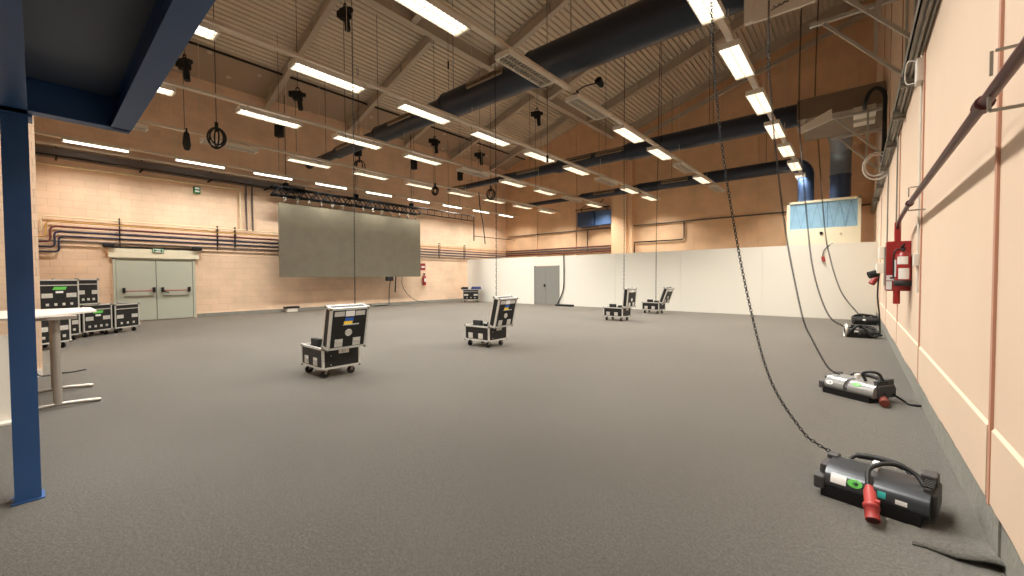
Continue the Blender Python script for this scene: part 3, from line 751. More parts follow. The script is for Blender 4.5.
# small things along the pipe wall
o = thing('screen_cable', 'black power leads dropping from the screen to the floor', 'cable', (XL, 0, 0))
MB().tube(mid([(1.1, 12.1, 1.56), (.6, 12.3, 1.3), (.25, 12.45, 1.0), (.14, 12.5, .5), (.12, 12.5, .02)]), .02, 6).tube(mid([(1.1, 12.7, 1.56), (.8, 12.9, 1.1), (.45, 13.5, .55), (.25, 14.2, .2), (.12, 15.0, .02)]), .014, 6).obj('lead', M['rubber'], o)
MB().tube([(.2, 12.9, 1.56), (.12, 12.9, .7)], .035, 6).obj('plug_lead', M['rubber'], o)
MB().bbox(1.05, 1.2, 11.7, 12.1, 1.34, 1.56, .02).obj('power_box', M['blackm'], o)
f = thing('floor_outlet', 'white floor outlet block with black lid by the pipe wall', 'outlet box', (-19.3, 7.4, 0))
MB().bbox(-.12, .12, -.22, .22, 0, .16, .01).obj('block', M['white'], f)
MB().bbox(-.14, .14, -.3, .3, .16, .24, .01).obj('lid', M['blackm'], f)
f = thing('floor_trunking', 'low grey concrete block beneath the hanging screen', 'block', (-19.2, 11.7, 0))
MB().bbox(-.16, .16, -.5, .5, 0, .13, .015).obj('block', M['concrete'], f)
MB().box(.155, .17, -.4, .4, .03, .07).obj('slot', M['blackm'], f)
tag(MB().box(XL, XL+.08, 1.8, 3.94, 2.60, 2.66).obj('door_rail', M['blackm']), 'thin black rail along the lintel top between the door operators', 'rail')
e = thing('fire_extinguisher', 'red fire extinguisher on the pipe wall just past the screen', 'fire extinguisher', (XL+.12, 14.9, 1.06))
lathe([(.1, 0), (.1, .5), (.06, .58), (.03, .62)]).obj('cylinder', M['red'], e)
MB().box(-.03, .03, -.05, .05, .62, .7).obj('valve', M['blackm'], e)
wrap(.2, .4, -40, 40, .102).obj('label', M['paper'], e)
MB().box(-.12, -.08, -.05, .05, .3, .4).obj('hook', M['blackm'], e)
e = thing('fire_sign', 'small red and white sign above the extinguisher past the screen', 'sign', (XL, 14.9, 2.15))
MB().box(0, .012, -.17, .17, -.2, .2).obj('board', M['red'], e)
MB().box(.012, .016, -.12, .12, -.06, .04).obj('pictogram', M['paper'], e)
# cable and floor lead at the partition
tag(MB().tube(mid([(-11.6, YP-.02, 2.66), (-11.58, YP-.035, 1.8), (-11.6, YP-.04, 1.0), (-11.75, YP-.05, .5), (-11.95, YP-.08, .1), (-11.9, YP-.2, .04)]), .03, 8).obj('black_cable', M['rubber']), 'black cable hanging down the white partition beside the grey door', 'cable')
m_ = thing('cable_block', 'flat black cable block on the carpet at the partition foot', 'cable block', (-11.35, YP-.35, 0))
MB().bbox(-.5, .5, -.14, .14, 0, .09, .02).obj('body', M['blackm'], m_)
MB().box(-.35, .35, -.06, .06, .09, .1).obj('lid', M['rubber'], m_)

# ------------------------------------------------------------------ flight cases
def caster(parent, x, y, h=.12, name='caster'):
    c = MB().box(x-.045, x+.045, y-.045, y+.045, h-.012, h).bar((x-.022, y, h-.01), (x-.022+.02, y-.02, h*.42), .006, .04).bar((x+.026, y, h-.01), (x+.026, y-.02, h*.42), .006, .04).obj(name, M['galv'], parent)
    MB().cyl((x-.015, y-.02, h*.42), (x+.018, y-.02, h*.42), h*.42, 14).obj('wheel', M['rubber'], c)
    return c
def frame_edges(x0, x1, y0, y1, z0, z1, w=.032, t=.004, skip_top=False, skip_bottom=False):
    mb = MB(); e = t
    def angle(a, b): mb.bar(a, b, w, w)
    o = w/2-e
    for x in (x0+o, x1-o):
        for y in (y0+o, y1-o): angle((x, y, z0), (x, y, z1))
    zs = ([] if skip_bottom else [z0+o])+([] if skip_top else [z1-o])
    for z in zs:
        for y in (y0+o, y1-o): angle((x0, y, z), (x1, y, z))
        for x in (x0+o, x1-o): angle((x, y0, z), (x, y1, z))
    return mb
def balls(x0, x1, y0, y1, z0, z1, r=.028):
    mb = MB()
    for x in (x0+.006, x1-.006):
        for y in (y0+.006, y1-.006):
            for z in (z0+.006, z1-.006): mb.ball((x, y, z), r, 8)
    return mb
def dish(mb, c, w, h, axis, sgn):
    """recessed butterfly-latch / handle plate standing 4 mm proud, with its loop"""
    t = .006*sgn
    if axis == 'X':
        mb.box(min(c[0], c[0]+t), max(c[0], c[0]+t), c[1]-w/2, c[1]+w/2, c[2]-h/2, c[2]+h/2)
        mb.ring((c[0]+t, c[1], c[2]), min(w, h)*.28, .008, 'X', 10, 5)
    else:
        mb.box(c[0]-w/2, c[0]+w/2, min(c[1], c[1]+t), max(c[1], c[1]+t), c[2]-h/2, c[2]+h/2)
        mb.ring((c[0], c[1]+t, c[2]), min(w, h)*.28, .008, 'Y', 10, 5)

def open_case(label, loc, rz, tilt, flag):
    """hoist case: +X face carries the hinge, its lid thrown back upright beyond it"""
    t = thing('flight_case', label, 'flight case', loc, rz, 'open hoist cases on the carpet')
    W, D, DL, H0, H1 = .59, .72, .63, .14, .455       # along Y, along X, bottom, rim
    x0, x1, y0, y1 = -D/2, D/2, -W/2, W/2; th = .014
    MB().box(x0, x1, y0, y1, H0, H0+.016).box(x0, x0+th, y0, y1, H0, H1).box(x1-th, x1, y0, y1, H0, H1).box(x0, x1, y0, y0+th, H0, H1).box(x0, x1, y1-th, y1, H0, H1).obj('body', M['black'], t)
    frame_edges(x0, x1, y0, y1, H0, H1).obj('edge_frame', M['alu'], t)
    balls(x0, x1, y0, y1, H0, H1, .026).each('corner_ball', M['galv'], t)
    MB().box(x0+.02, x1-.02, y0+.02, y1-.02, H0+.02, H1-.10).bbox(x0+.19, x0+.42, y0+.06, y0+.14, H1-.12, H1+.11, .008).bbox(x0+.36, x1-.07, y1-.26, y1-.10, H1-.12, H1+.05, .008).bbox(x0+.05, x0+.2, y0+.08, y1-.3, H1-.12, H1-.02, .008).obj('foam_insert', M['foam'], t)
    for k, xx in enumerate((x0+.18, x0+.48)):
        mb = MB(); dish(mb, (xx, y0, H0+.10), .13, .12, 'Y', -1); mb.obj('latch', M['alu'], t)
    mb = MB(); dish(mb, (x1, .03, H1-.055), .16, .09, 'X', 1); mb.obj('latch', M['alu'], t)
    MB().disc((x1, -.17, H1-.12), .008, .005, 'X', 8).disc((x1, -.17, H0+.06), .008, .005, 'X', 8).each('rivet', M['alu'], t)
    for xx in (x0+.09, x1-.09):
        for yy in (y0+.09, y1-.09): caster(t, xx, yy, H0)
    # lid, modelled closed with the hinge on its local origin, then swung back
    hl = .17
    R = Matrix.Translation((x1-.012, 0, H1+.03)) @ Matrix.Rotation(math.radians(tilt), 4, 'Y')
    def put(mb, nm, m):
        q = mb.obj(nm, m, lid if nm != 'lid' else t); return q
    lb = MB(); a0, a1 = -DL, 0
    lb.box(a0, a1, y0, y1, hl-.014, hl).box(a0, a0+th, y0, y1, 0, hl).box(a1-th, a1, y0, y1, 0, hl).box(a0, a1, y0, y0+th, 0, hl).box(a0, a1, y1-th, y1, 0, hl)
    lid = lb.obj('lid', M['black'], t); lid.matrix_local = R
    frame_edges(a0, a1, y0, y1, 0, hl, .034).obj('lid_edge', M['alu'], lid)
    balls(a0, a1, y0, y1, 0, hl, .028).each('corner_ball', M['galv'], lid)
    MB().box(a0+.016, a1-.016, y0+.016, y1-.016, hl-.05, hl-.016).obj('lid_foam', M['foam'], lid)
    pl = MB()
    for yy in (-.16, .16): pl.box(a0+.05, a0+.12, yy-.075, yy+.075, hl, hl+.006)
    for yy in (-.14, .14):
        pl.box(a1-.16, a1-.04, yy-.06, yy+.06, hl, hl+.006); pl.bar((a1-.12, yy-.045, hl+.01), (a1-.12, yy+.045, hl+.01), .012)
    pl.each('plate', M['alu'], lid)
    MB().box(a0+.045, a0+.125, -.07, .07, hl, hl+.008).obj('label', M['paper'], lid)
    MB().disc((a0+.38, .0, hl), .055, .006, 'Z').ring((a0+.38, 0, hl+.006), .045, .008, 'Z', 14, 5).obj('dish', M['alu'], lid)
    if flag:
        MB().box(a0+.15, a0+.20, -.07, .06, hl, hl+.004).obj('sticker_blue', M['blue'], lid)
        MB().box(a0+.20, a0+.25, -.085, .045, hl, hl+.004).obj('sticker_yellow', M['yellow'], lid)
        MB().tube([(a0+.255+.012*math.sin(k*2.3), -.10+.012*k, hl+.003) for k in range(22)], .005, 4).obj('scribble', M['paper'], lid)
    return t
open_case('open black hoist case closest to the blue post, blue-yellow sticker on lid', (-6.33, 3.0, 0), 0, 103, True)
open_case('open black hoist case second in line, before the grey door', (-6.22, 6.42, 0), math.radians(1), 104, True)
open_case('open black hoist case third in line, with its lid straight upright', (-6.25, 12.95, 0), math.radians(-3), 95, False)
open_case('open black hoist case furthest from the blue post, lid leaning back', (-6.30, 16.38, 0), math.radians(-4), 110, False)

def trunk(label, loc, rz, w, dd, h, green, base=.14, nlatch=4, group='closed flight cases by the double door', blue=False):
    t = thing('flight_case', label, 'flight case', loc, rz, group)
    x0, x1, y0, y1 = -w/2, w/2, -dd/2, dd/2; z0, z1 = base, h
    MB().box(x0+.004, x1-.004, y0+.004, y1-.004, z0+.004, z1-.004).obj('body', M['black'], t)
    frame_edges(x0, x1, y0, y1, z0, z1, .03).bar((x0, y0+.008, z1-.13), (x1, y0+.008, z1-.13), .02).bar((x1-.008, y0, z1-.13), (x1-.008, y1, z1-.13), .02).obj('edge_frame', M['alu'], t)
    balls(x0, x1, y0, y1, z0, z1, .034).each('corner_ball', M['galv'], t)
    zc = z0+(z1-z0)*.48
    for xx in (x0+w*.2, x1-w*.2):
        hd = MB(); dish(hd, (xx, y0, zc), w*.26, .10, 'Y', -1); hd.obj('handle', M['alu'], t)
    hd = MB(); dish(hd, (x1, 0, zc), .18, .11, 'X', 1); hd.obj('handle', M['alu'], t)
    for k in range(nlatch):
        lt = MB(); dish(lt, (x0+w*(k+1)/(nlatch+1), y0, z0+.13), .06, .06, 'Y', -1); lt.obj('latch', M['alu'], t)
    if green:
        MB().prism([(-w*.17, z1-.235), (w*.15, z1-.235), (w*.19, z1-.165), (-w*.13, z1-.165)], 'Y', y0-.006, y0).obj('sticker', M['green'], t)
        MB().box(-w*.09, w*.09, y0-.005, y0, z1-.31, z1-.265).obj('stencil', M['paper'], t)
    if base > .05:
        for xx in (x0+.1, x1-.1):
            for yy in (y0+.1, y1-.1): caster(t, xx, yy, base)
    return t
A = math.radians(130.5); NX, NY = .76, .65
def row_trunk(label, fx, fy, z, w, h, green, base, nl=4):
    dd = .60
    trunk(label, (fx-NX*dd/2, fy-NY*dd/2, z), A, w, dd, h, green, base, nl)
row_trunk('black flight case on wheels under the high table, by the stub wall', -13.10, .22, 0, .66, .78, False, .14)
row_trunk('narrow black flight case on the floor behind the high table leg', -14.55, .47, 0, .56, .78, False, .14, 3)
row_trunk('black wheeled flight case with green sticker, second from the double door', -15.28, 1.04, 0, .74, .84, True, .14)
row_trunk('black wheeled flight case standing directly before the pale double door', -15.78, 1.66, 0, .72, .80, False, .14, 3)
row_trunk('black flight case with green sticker, stacked on top above the high table', -14.0, .34, .79, .84, .71, True, .01)
row_trunk('small black flight case stacked on top, without sticker', -15.06, .86, .85, .52, .66, False, .01, 3)
trunk('black flight case with blue cloth on it, at the partition corner', (-17.8, 17.1, 0), math.radians(45), .95, .8, .78, False, .16, 3, None)
bl = thing('folded_cloth', 'dark blue folded cloth lying on the corner flight case', 'cloth', (-17.55, 17.3, .78), math.radians(45))
MB().bbox(-.32, .30, -.28, .28, 0, .1, .03).bbox(-.28, .28, -.26, .24, .09, .16, .03).obj('cloth', M['blueitem'], bl)
bl = thing('cable_pile', 'black bundle of cable on the corner flight case by the cloth', 'cable', (-18.0, 16.75, .78), math.radians(45))
MB().ring((0, 0, .04), .2, .04, 'Z', 16, 6).ring((0.02, .02, .11), .17, .04, 'Z', 16, 6).obj('coil', M['rubber'], bl)

# ------------------------------------------------------------------ high table, white panel by the post
t = thing('high_table', 'pale high table on steel T-legs behind the blue post', 'table', (0, 0, 0))
MB().prism([(-6.65, -.12), (-7.5, .50), (-8.4, .50), (-8.4, -.35), (-6.95, -.6)], 'Z', 1.078, 1.10).obj('tabletop', M['table'], t)
for x in (-7.03, -8.07):
    lg = MB().tube([(x, .13, .05), (x, .13, 1.05)], .037, 14).obj('leg', M['tsteel'], t)
    MB().tube(mid([(x+.04, -.30, .025), (x+.01, -.05, .045), (x, .13, .055), (x-.02, .3, .045), (x-.05, .48, .025)]), .024, 8).obj('foot', M['tsteel'], lg)
    MB().box(x-.1, x+.1, -.1, .3, 1.04, 1.078).obj('bracket', M['tsteel'], lg)
MB().bar((-7.03, .1, 1.05), (-8.07, .1, 1.05), .05).obj('rail', M['tsteel'], t)
w = thing('white_panel', 'white board stood on edge behind the blue post', 'board', (-6.75, -.24, 0))
MB().bbox(-.04, .0, -.45, .05, 0, .92, .006).obj('board', M['white'], w)
MB().bbox(-.1, .12, -.1, .08, 0, .03, .006).obj('foot', M['white'], w)
tag(MB().tube(mid([(-9.56, -.05, .12), (-9.5, .0, .03), (-9.55, .12, .012), (-9.62, .22, .012), (-9.6, .34, .012), (-9.7, .5, .012)]), .010, 6).obj('floor_cable', M['rubber']), 'thin black cable on the carpet at the stub wall foot', 'cable')
struct('baseboard_stub', MB().box(-9.6, -9.56, YF, .03, 0, .12), M['white'])
b = thing('wall_socket', 'small dark socket on the stub wall end near the floor', 'socket', (-9.58, -.08, .25))
MB().bbox(-.02, .03, -.04, .04, 0, .16, .004).obj('plate', M['blackm'], b)
MB().disc((.03, 0, .08), .022, .006, 'X', 10).obj('socket', M['rubber'], b)

# ------------------------------------------------------------------ chain hoists on the carpet by the extinguisher wall
def hoist(label, loc, rz, cable, sc_=1.0, plug_dir=0):
    t = thing('chain_hoist', label, 'chain hoist', loc, rz, 'electric chain hoists lying on the carpet')
    t.scale = (sc_, sc_, sc_)
    L = .235
    # base tray
    MB().prism([(-.17, .0), (.16, .0), (.17, .075), (-.18, .075)], 'X', -L-.02, L+.01).obj('base', M['rubber'], t)
    # rounded housing: barrel towards the camera, flat shoulder behind
    def barrel(a, b):
        pr = [(-.165, .06), (-.178, .10)]+[(-.07-.108*math.cos(q), .11+.098*math.sin(q)) for q in [math.radians(12*k) for k in range(0, 9)]]
        pr += [(.05, .225), (.145, .20), (.165, .16), (.165, .06)]
        return MB().prism(pr, 'X', a, b, True)
    barrel(-L, -.022).obj('motor_housing', M['hoist'], t)
    barrel(.022, L+.045).obj('gear_housing', M['hoist'], t)
    MB().prism([(-.17, .06), (-.17, .12), (-.09, .205), (.04, .22), (.16, .18), (.16, .06)], 'X', -.024, .024).obj('chain_guide', M['hoistend'], t)
    MB().bbox(-.015, .018, .0, .07, .2, .265, .004).obj('tag', M['paper'], t)
    # end caps, ribbed
    for s in (-1, 1):
        if s < 0:
            c = MB().bbox(-L-.035, -L+.004, -.12, .165, .07, .205, .01)
            MB().bbox(-L-.06, -L+.004, -.19, -.09, .05, .14, .012).obj('corner_block', M['hoistend'], t); MB().bbox(-L-.035, -L+.03, .03, .12, .19, .235, .01).obj('terminal_block', M['hoistend'], t)
            ys_, xa, xb, za, zb = [-.09+.036*k for k in range(6)], -L-.042, -L-.03, .10, .19
        else:
            c = MB().bbox(L+.02, L+.072, -.10, .165, .06, .2, .012)
            MB().bbox(L-.02, L+.06, .05, .17, .17, .262, .012).obj('terminal_block', M['hoistend'], t); MB().bbox(L+.01, L+.05, -.105, .06, .17, .235, .01).obj('vent_block', M['hoistend'], t)
            ys_, xa, xb, za, zb = [-.09+.028*k for k in range(6)], L+.005, L+.055, .232, .243
        cap = c.obj('end_cap', M['hoistend'], t)
        for yy in ys_: MB().box(xa, xb, yy-.009, yy+.009, za, zb).obj('rib', M['rubber'], cap)
    # carrying handles: flat black grips
    MB().tube(mid([(-.16, .15, .19), (-.12, .185, .225), (.02, .2, .235), (.12, .185, .225), (.16, .15, .19)]), [.012]*6+[.022]*13+[.012]*6, 8).obj('handle', M['rubber'], t)
    MB().bbox(.18, .3, .12, .2, .05, .17, .012).obj('control_box', M['rubber'], t)
    # stickers on the barrel
    def strip(x0, x1, a0, a1, m, nm, oval=False):
        r = .1; N = 6; vs = []; fs = []
        K = 14
        if oval:
            for k in range(K):
                q = 2*PI*k/K; xx = (x0+x1)/2+(x1-x0)/2*math.cos(q); a = math.radians((a0+a1)/2+(a1-a0)/2*math.sin(q))
                vs.append((xx, -.07-.1105*math.cos(a), .11+.1005*math.sin(a)))
            MB().add(vs, [tuple(range(K))]).obj(nm, m, t); return
        for i in range(N+1):
            a = math.radians(a0+(a1-a0)*i/N)
            for xx in (x0, x1): vs.append((xx, -.07-.1105*math.cos(a), .11+.1005*math.sin(a)))
        for i in range(N): fs.append((2*i, 2*i+1, 2*i+3, 2*i+2))
        MB().add(vs, fs, True).obj(nm, m, t)
    return t, strip
h1, st = hoist('grey chain hoist with red plug, closest of the hoists on the carpet', (.112, 3.56, 0), math.radians(-11), True, .97)
st(-.20, -.115, 5, 38, M['paper'], 'label'); st(-.11, -.03, 8, 40, M['green'], 'sticker', True)
st(.045, .085, 2, 26, M['teal'], 'sticker'); st(.13, .185, -2, 14, M['paper'], 'label')
MB().ring((-.07, -.1765, .152), .011, .0014, 'Y', 16, 4).obj('sticker_mark', M['dgreen'], h1)
cb = MB().tube(mid([(.24, -.02, .215), (.20, .02, .255), (.12, .03, .285), (.04, -.02, .28), (-.01, -.09, .25), (-.008, -.15, .215), (.004, -.2, .175)]), .014, 10).obj('power_cable', M['rubber'], h1)
a, b = Vector((.008, -.20, .175)), Vector((.06, -.385, .045))
dv = (b-a)
pg = MB().tube([a, a+dv*.12, a+dv*.15, a+dv*.55, a+dv*.56, a+dv*.66, a+dv*.67, b], [.022, .026, .032, .034, .043, .043, .037, .037], 14).obj('plug', M['redpl'], h1)
MB().tube([a+dv*.985, b+dv*.012], .031, 14).obj('plug_mouth', M['pipe'], pg)
MB().bbox(.052, .078, -.315, -.28, .118, .142, .004).obj('plug_catch', M['redpl'], pg)

h2, st = hoist('grey chain hoist second from the carpet fold, dull plug on floor', (.015, 6.56, 0), math.radians(-31), True, 1.04)
for q in kids(h2):
    if q.name.startswith(('motor_housing', 'gear_housing')): q.data.materials[0] = mat('bright_hoist_housing', rgb(150, 150, 148), .28, .3)
st(-.215, -.135, 2, 34, M['paper'], 'label', True); st(.06, .15, 30, 62, M['green'], 'sticker', True)
MB().tube(mid([(.12, -.02, .215), (.11, -.05, .3), (.17, -.03, .33), (.23, .02, .31), (.27, .02, .2), (.31, -.04, .08)]), .016, 10).obj('power_cable', M['rubber'], h2)
a, b = Vector((.315, -.05, .07)), Vector((.40, -.19, .045)); dv = b-a
MB().tube([a, a+dv*.15, a+dv*.55, a+dv*.56, a+dv*.66, b], [.024, .034, .036, .046, .04, .04], 14).obj('plug', mat('dull_red_plug', rgb(112, 52, 40), .5), h2)
MB().tube(mid([(.3, .12, .1), (.38, .2, .02), (.44, .16, .012), (.52, .22, .012)]), .012, 8).obj('control_lead', M['rubber'], h2)

h3, st = hoist('black chain hoist under a pile of looped cable, third along the wall', (.06, 12.92, 0), math.radians(10), True, .93)
for q in kids(h3):
    if q.name.startswith(('motor_housing', 'gear_housing')): q.data.materials[0] = M['rubber']
st(-.1, -.02, 20, 44, M['paper'], 'label')
MB().ring((-.27, -.06, .15), .15, .022, 'X', 18, 6).ring((-.24, -.02, .17), .16, .02, 'X', 18, 6).obj('chain_loop', M['alu'], h3)
MB().tube(mid([(-.18, -.15, .1), (-.1, -.2, .26), (.03, -.12, .31), (.14, -.17, .2), (.22, -.2, .06), (.34, -.16, .06), (.38, .0, .16), (.28, .1, .26), (.1, .12, .27), (-.12, .08, .28)]), .036, 8).obj('power_cable', M['rubber'], h3)
MB().ring((.33, -.02, .08), .13, .03, 'Z', 16, 6).ring((.31, -.01, .13), .11, .028, 'Z', 16, 6).obj('cable_coil', M['rubber'], h3)
h4, st = hoist('black chain hoist lying closest to the white partition', (.22, 16.38, 0), math.radians(8), True, 1.05)
for q in kids(h4):
    if q.name.startswith(('motor_housing', 'gear_housing')): q.data.materials[0] = M['rubber']
st(-.06, .0, 8, 34, M['paper'], 'label')
MB().tube(mid([(-.22, .05, .24), (-.1, -.06, .29), (.08, .02, .27), (.2, -.06, .25), (.27, -.1, .1), (.3, -.2, .03)]), .03, 8).obj('power_cable', M['rubber'], h4)

# ------------------------------------------------------------------ chains
def chain(name, label, pts, group, r=.0042, link=.042, width=.026):
    """welded link chain following a smooth path"""
    P = mid(pts, 14); ds = [0]
    for a, b in zip(P[:-1], P[1:]): ds.append(ds[-1]+(b-a).length)
    def at(s):
        s = max(0, min(s, ds[-1]-1e-6))
        lo, hi = 0, len(ds)-1
        while hi-lo > 1:
            m_ = (lo+hi)//2
            if ds[m_] <= s: lo = m_
            else: hi = m_
        t = (s-ds[lo])/max(1e-9, ds[hi]-ds[lo]); return P[lo].lerp(P[hi], t), (P[hi]-P[lo]).normalized()
    mb = MB(); step = link*.72; n = int(ds[-1]/step)
    for i in range(n):
        c, d_ = at((i+.5)*step)
        u = Vector((0, 1, 0)) if abs(d_.y) < .9 else Vector((1, 0, 0))
        a = d_.cross(u).normalized(); b = a.cross(d_)
        w = a if i % 2 else b
        w = (w*math.cos(.6)+d_.cross(w)*math.sin(.6))
        lp = []
        for k in range(8):
            q = 2*PI*k/8
            lp.append(c+d_*(link/2)*math.cos(q)+w*(width/2)*math.sin(q))
        mb.tube(lp, r, 4, closed=True)
    return tag(mb.obj(name, M['blackm']), label, 'chain', group)
G = 'lifting chains above the carpet hoists'
chain('lifting_chain', 'black lifting chain rising from the closest hoist with the red plug', [(-.10, 3.75, .20), (-.20, 3.77, .235), (-.31, 3.80, .32), (-.52, 3.86, .66), (-.69, 3.91, 1.30), (-.85, 3.96, 2.17), (-.96, 3.99, 2.99), (-1.02, 4.01, 3.82), (-1.03, 4.02, 5.2), (-1.05, 4.3, zr(-1.05))], G, .0034, .036, .021)
chain('lifting_chain', 'black lifting chain rising from the second hoist with the dull plug', [(-.14, 6.62, .235), (-.26, 6.61, .32), (-.43, 6.65, .66), (-.53, 6.67, .92), (-.66, 6.69, 1.59), (-.74, 6.71, 2.09), (-.83, 6.73, 2.83), (-.93, 6.75, 3.92), (-.98, 6.76, 5.38), (-1.1, 7.9, zr(-1.1))], G, .0042, .044, .024)
chain('lifting_chain', 'black lifting chain rising from the hoist under looped cable', [(-.10, 12.95, .22), (-.24, 13.1, .24), (-.49, 13.34, .42), (-.71, 13.46, .98), (-.90, 13.55, 1.84), (-1.02, 13.61, 2.96), (-1.16, 13.68, 4.67), (-1.25, 13.72, 6.61), (-1.3, 15.2, zr(-1.3))], G, .007, .075, .04)
chain('lifting_chain', 'black lifting chain rising from the hoist closest to the partition', [(.14, 16.4, .24), (.06, 16.48, .34), (-.35, 16.74, 1.0), (-.65, 16.85, 2.12), (-.82, 16.91, 3.34), (-1.04, 16.97, 6.49), (-1.11, 16.99, 7.7), (-1.15, 18.8, zr(-1.15))], G, .007, .075, .04)
G2 = 'lifting chains above the open cases'
for nm, x, y, yt, zb, rr in (('case closest to the blue post', -6.12, 3.30, 3.34, .40, .007), ('second open case', -6.0, 6.52, 6.55, .40, .009), ('upright-lid open case', -6.1, 13.15, 13.2, .42, .012), ('leaning-lid open case furthest away', -6.25, 16.5, 16.85, .42, .013)):
    chain('lifting_chain', 'thin black chain hanging into the %s' % nm, [(x, y, zb), (x+.0, y+.02, 3), (x-.02, (y+yt)/2+.02, 6), (x, yt, zr(x)+RD)], G2, rr*.45, .09, rr*2.4)

# ------------------------------------------------------------------ hoists, boxes and coils hanging from the roof
def hanging_hoist(label, x, y, z, zend, rz, coil):
    t = thing('hanging_hoist', label, 'hoist', (x, y, z), rz, 'black chain hoists hanging under the roof')
    t.scale = (.8, .8, 1)
    MB().bbox(-.16, .16, -.10, .10, -.12, .14, .02).bbox(-.3, -.14, -.08, .08, -.03, .13, .02).bbox(.12, .28, -.07, .07, .0, .1, .02).obj('motor', M['blackm'], t)
    MB().cyl((.06, 0, -.10), (.10, 0, -.40), .085, 12).obj('chain_bag', M['rubber'], t)
    MB().ring((0, 0, .2), .06, .018, 'Y', 12, 6).obj('hook', M['blackm'], t)
    MB().tube([(0, 0, .2), (0, 0, roof_z(x)+RD-z)], .008, 6).obj('rope', M['blackm'], t)
    MB().tube([(-.08, 0, -.1), (-.08, 0, zend-z)], .008, 5).obj('chain', M['blackm'], t)
    if coil:
        cz = zend-z
        mb = MB()
        for k, a in enumerate((.0, .5, -.5)):
            pts = []
            for q in range(18):
                th = 2*PI*q/18; xx = .17*math.sin(th); zz2 = -.24+.24*math.cos(th)
                pts.append((-.08+xx*math.cos(a), xx*math.sin(a), cz+zz2))
            mb.tube(pts, .02, 6, closed=True)
        mb.obj('cable_coil', M['rubber'], t)
    return t
hanging_hoist('black hoist hanging beside the blue gallery edge, over a pendant', -12.8, 2.52, 6.83, 5.24, .4, False)
hanging_hoist('black hoist below the roof between first lit lights by the gallery', -12.8, 5.2, 6.95, 5.3, .9, False)
hanging_hoist('black hoist highest up, hanging at the photo top', -9.45, 4.97, 7.85, 4.9, .2, False)
hanging_hoist('black hoist hanging in front of the wide duct end', -12.8, 10.37, 6.85, 5.05, 1.2, False)
hanging_hoist('black hoist hanging over the middle duct tip with long cable', -12.8, 12.9, 6.9, 5.5, .7, False)
hanging_hoist('black hoist hanging below the unlit lights of row two', -9.45, 12.67, 7.75, 4.9, .5, False)
for nm, x, y in (('by the gallery-side lights', -16.1, 5.87), ('by the wide duct tip', -16.1, 8.94), ('between the wide and middle ducts', -16.1, 11.78), ('above the middle duct tip', -16.1, 14.73)):
    t = thing('hanging_motor', 'small black hoist motor hanging %s' % nm, 'hoist', (x, y, 6.92), .5, 'small black hoist motors in line')
    MB().bbox(-.13, .13, -.1, .1, -.26, .18, .02).bbox(-.08, .2, -.06, .06, .1, .2, .02).obj('motor', M['blackm'], t)
    MB().tube([(0, 0, .15), (0, 0, zl(x)+RD-6.92)], .006, 6).obj('rope', M['blackm'], t)
    MB().tube([(-.04, 0, -.2), (-.04, 0, -1.5)], .006, 5).obj('chain', M['blackm'], t)
def coil(label, x, y, ztop, R, thick):
    t = thing('cable_coil', label, 'cable coil', (x, y, ztop), .6, 'coiled leads hanging from ropes')
    MB().tube([(0, 0, 0), (0, 0, roof_z(x)+RD-ztop)], .008, 6).obj('rope', M['blackm'], t)
    mb = MB()
    for a, sc_ in ((0, 1), (.5, .95), (-.6, .9), (1.3, .8)):
        pts = []
        for q in range(20):
            th = 2*PI*q/20; xx = R*.8*sc_*math.sin(th); zz2 = -R*sc_+R*sc_*math.cos(th)
            pts.append((xx*math.cos(a), xx*math.sin(a), zz2))
        mb.tube(pts, thick, 6, closed=True)
    mb.obj('coil', M['rubber'], t)
    MB().cyl((0, 0, -.1), (0, 0, .14), .04, 8).obj('tie', M['rubber'], t)
coil('large black cable coil hanging beside the blue gallery corner', -12.8, 3.15, 5.45, .27, .019)
coil('black cable coil hanging above the big screen corner', -16.1, 9.0, 6.5, .3, .02)
coil('black cable coil hanging between the middle and rear duct tips', -12.8, 13.6, 5.55, .25, .019)
coil('small black cable coil hanging over the screen truss end', -12.8, 10.37, 5.12, .17, .02)
t = thing('pendant_control', 'black pendant controller hanging under the gallery-side hoist', 'controller', (-12.8, 2.52, 5.0), 0)
lathe([(.02, .2), (.06, .14), (.075, .0), (.09, -.14), (.06, -.26), (.03, -.28)], 12).obj('grip', M['rubber'], t)
MB().cyl((0, 0, .18), (0, 0, .27), .02, 8).obj('gland', M['blackm'], t)
# thin ropes near the middle of the roof
for nm, x, y, z0 in (('over the duct step', -10.6, 9.2, 7.35), ('in front of the wide duct', -6.3, 8.9, 4.6), ('before the second roof beam', -5.0, 13.6, 6.0), ('before the third roof beam', -3.9, 15.6, 6.2)):
    t = thing('roof_rope', 'thin black rope hanging from the roof %s' % nm, 'rope', (x, y, 0), 0, 'thin ropes hanging from the roof')
    MB().tube([(0, 0, z0), (0, 0, zr(x)+RD)], .007, 6).obj('rope', M['blackm'], t)
    MB().cyl((0, 0, z0-.04), (0, 0, z0+.14), .03, 8).obj('weight', M['blackm'], t)
    MB().cyl((0, 0, zr(x)-1.0), (0, 0, zr(x)-.75), .028, 8).obj('clamp', M['blackm'], t)
t = thing('spotlight', 'small black spotlight on an arm beside the unlit lights', 'spotlight', (-4.95, 8.1, 5.72), 0)
MB().tube(mid([(0, 0, 0), (.18, .1, .12), (.42, .3, .2)]), .014, 6).obj('arm', M['blackm'], t)
lathe([(.03, -.12), (.06, -.08), (.08, .05), (.085, .1)], 12).obj('lamp_head', M['blackm'], t).matrix_local = Matrix.Translation((.45, .33, .2)) @ Matrix.Rotation(1.2, 4, 'X')
MB().bbox(-.06, .06, -.06, .06, -.03, .03, .01).obj('clamp', M['blackm'], t)
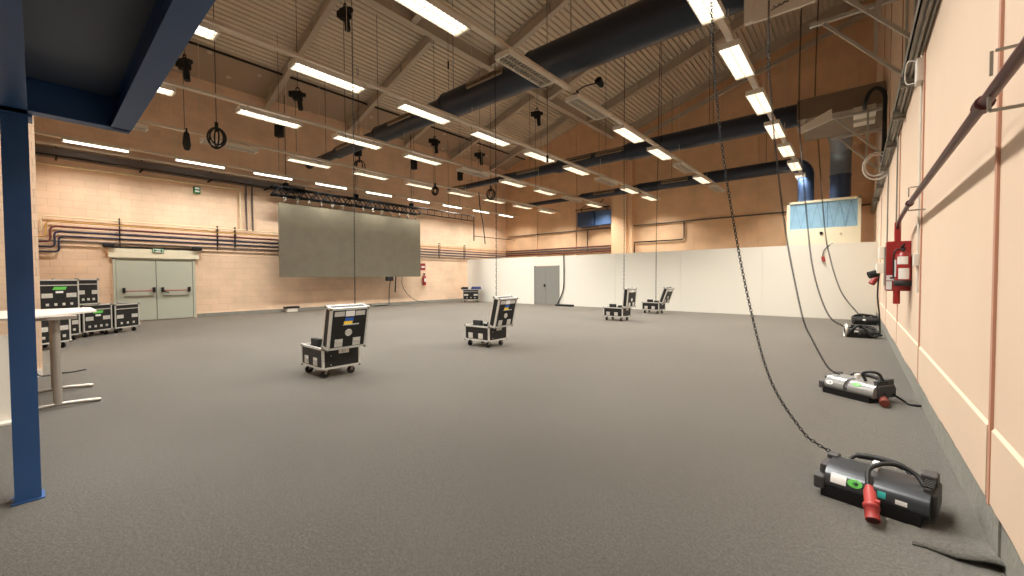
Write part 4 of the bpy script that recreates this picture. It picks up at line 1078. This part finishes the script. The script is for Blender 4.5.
tag(MB().tube(mid([(-12.88, 12.9, 5.3), (-12.9, 13.0, 4.6), (-12.78, 13.05, 3.9), (-12.7, 13.1, 3.0)]), .022, 6).obj('hanging_cable', M['rubber']), 'loose black cable hanging below the middle hoist before the partition', 'cable')

# carpet fold at the foot of the extinguisher wall
cf = MB(); N = 24; vs = []
for i in range(N+1):
    u_ = i/N; x = .26+.325*u_
    y = 3.12-.03*u_+.012*math.sin(u_*9); hgt = .004+.045*u_**1.6
    for t_ in range(6):
        q = t_/5
        vs.append((x, y+.30*(1-q), .003+hgt*(q*q*(3-2*q))))
    vs.append((x, y-.006, .003+hgt-.006)); vs.append((x, y+.02, .003+hgt-.008))
cf.add(vs, [(8*i+k, 8*i+k+1, 8*i+k+9, 8*i+k+8) for i in range(N) for k in range(7)], True)
fold = cf.obj('floor_seam', M['carpet']); fold['kind'] = 'structure'

# ------------------------------------------------------------------ camera, world, view
cam = bpy.data.cameras.new('camera'); co = bpy.data.objects.new('camera', cam); COL.objects.link(co)
F_PX = 404.17
cam.sensor_width = 36; cam.sensor_fit = 'HORIZONTAL'; cam.lens = F_PX/1024*36
yaw, pit, rol = math.radians(40.357), math.radians(-1.5265), math.radians(-.3046)
fw = Vector((-math.sin(yaw)*math.cos(pit), math.cos(yaw)*math.cos(pit), math.sin(pit)))
rt = Vector((math.cos(yaw), math.sin(yaw), 0)); up = rt.cross(fw)
r2 = rt*math.cos(rol)+up*math.sin(rol); u2 = -rt*math.sin(rol)+up*math.cos(rol)
mw = Matrix((r2, u2, -fw)).transposed().to_4x4(); mw.translation = Vector((0, 0, 1.5))
co.matrix_world = mw; cam.clip_start = .05; cam.clip_end = 200
S.camera = co
wd = bpy.data.worlds.new('world'); S.world = wd; wd.use_nodes = True
wd.node_tree.nodes['Background'].inputs[0].default_value = (.9, .8, .7, 1)
wd.node_tree.nodes['Background'].inputs[1].default_value = .02
S.view_settings.view_transform = 'Standard'; S.view_settings.look = 'None'
S.view_settings.exposure = 0.0; S.view_settings.gamma = 1; S.view_settings.use_curve_mapping = False
S.cycles.use_denoising = True
S.cycles.max_bounces = 8; S.cycles.diffuse_bounces = 5
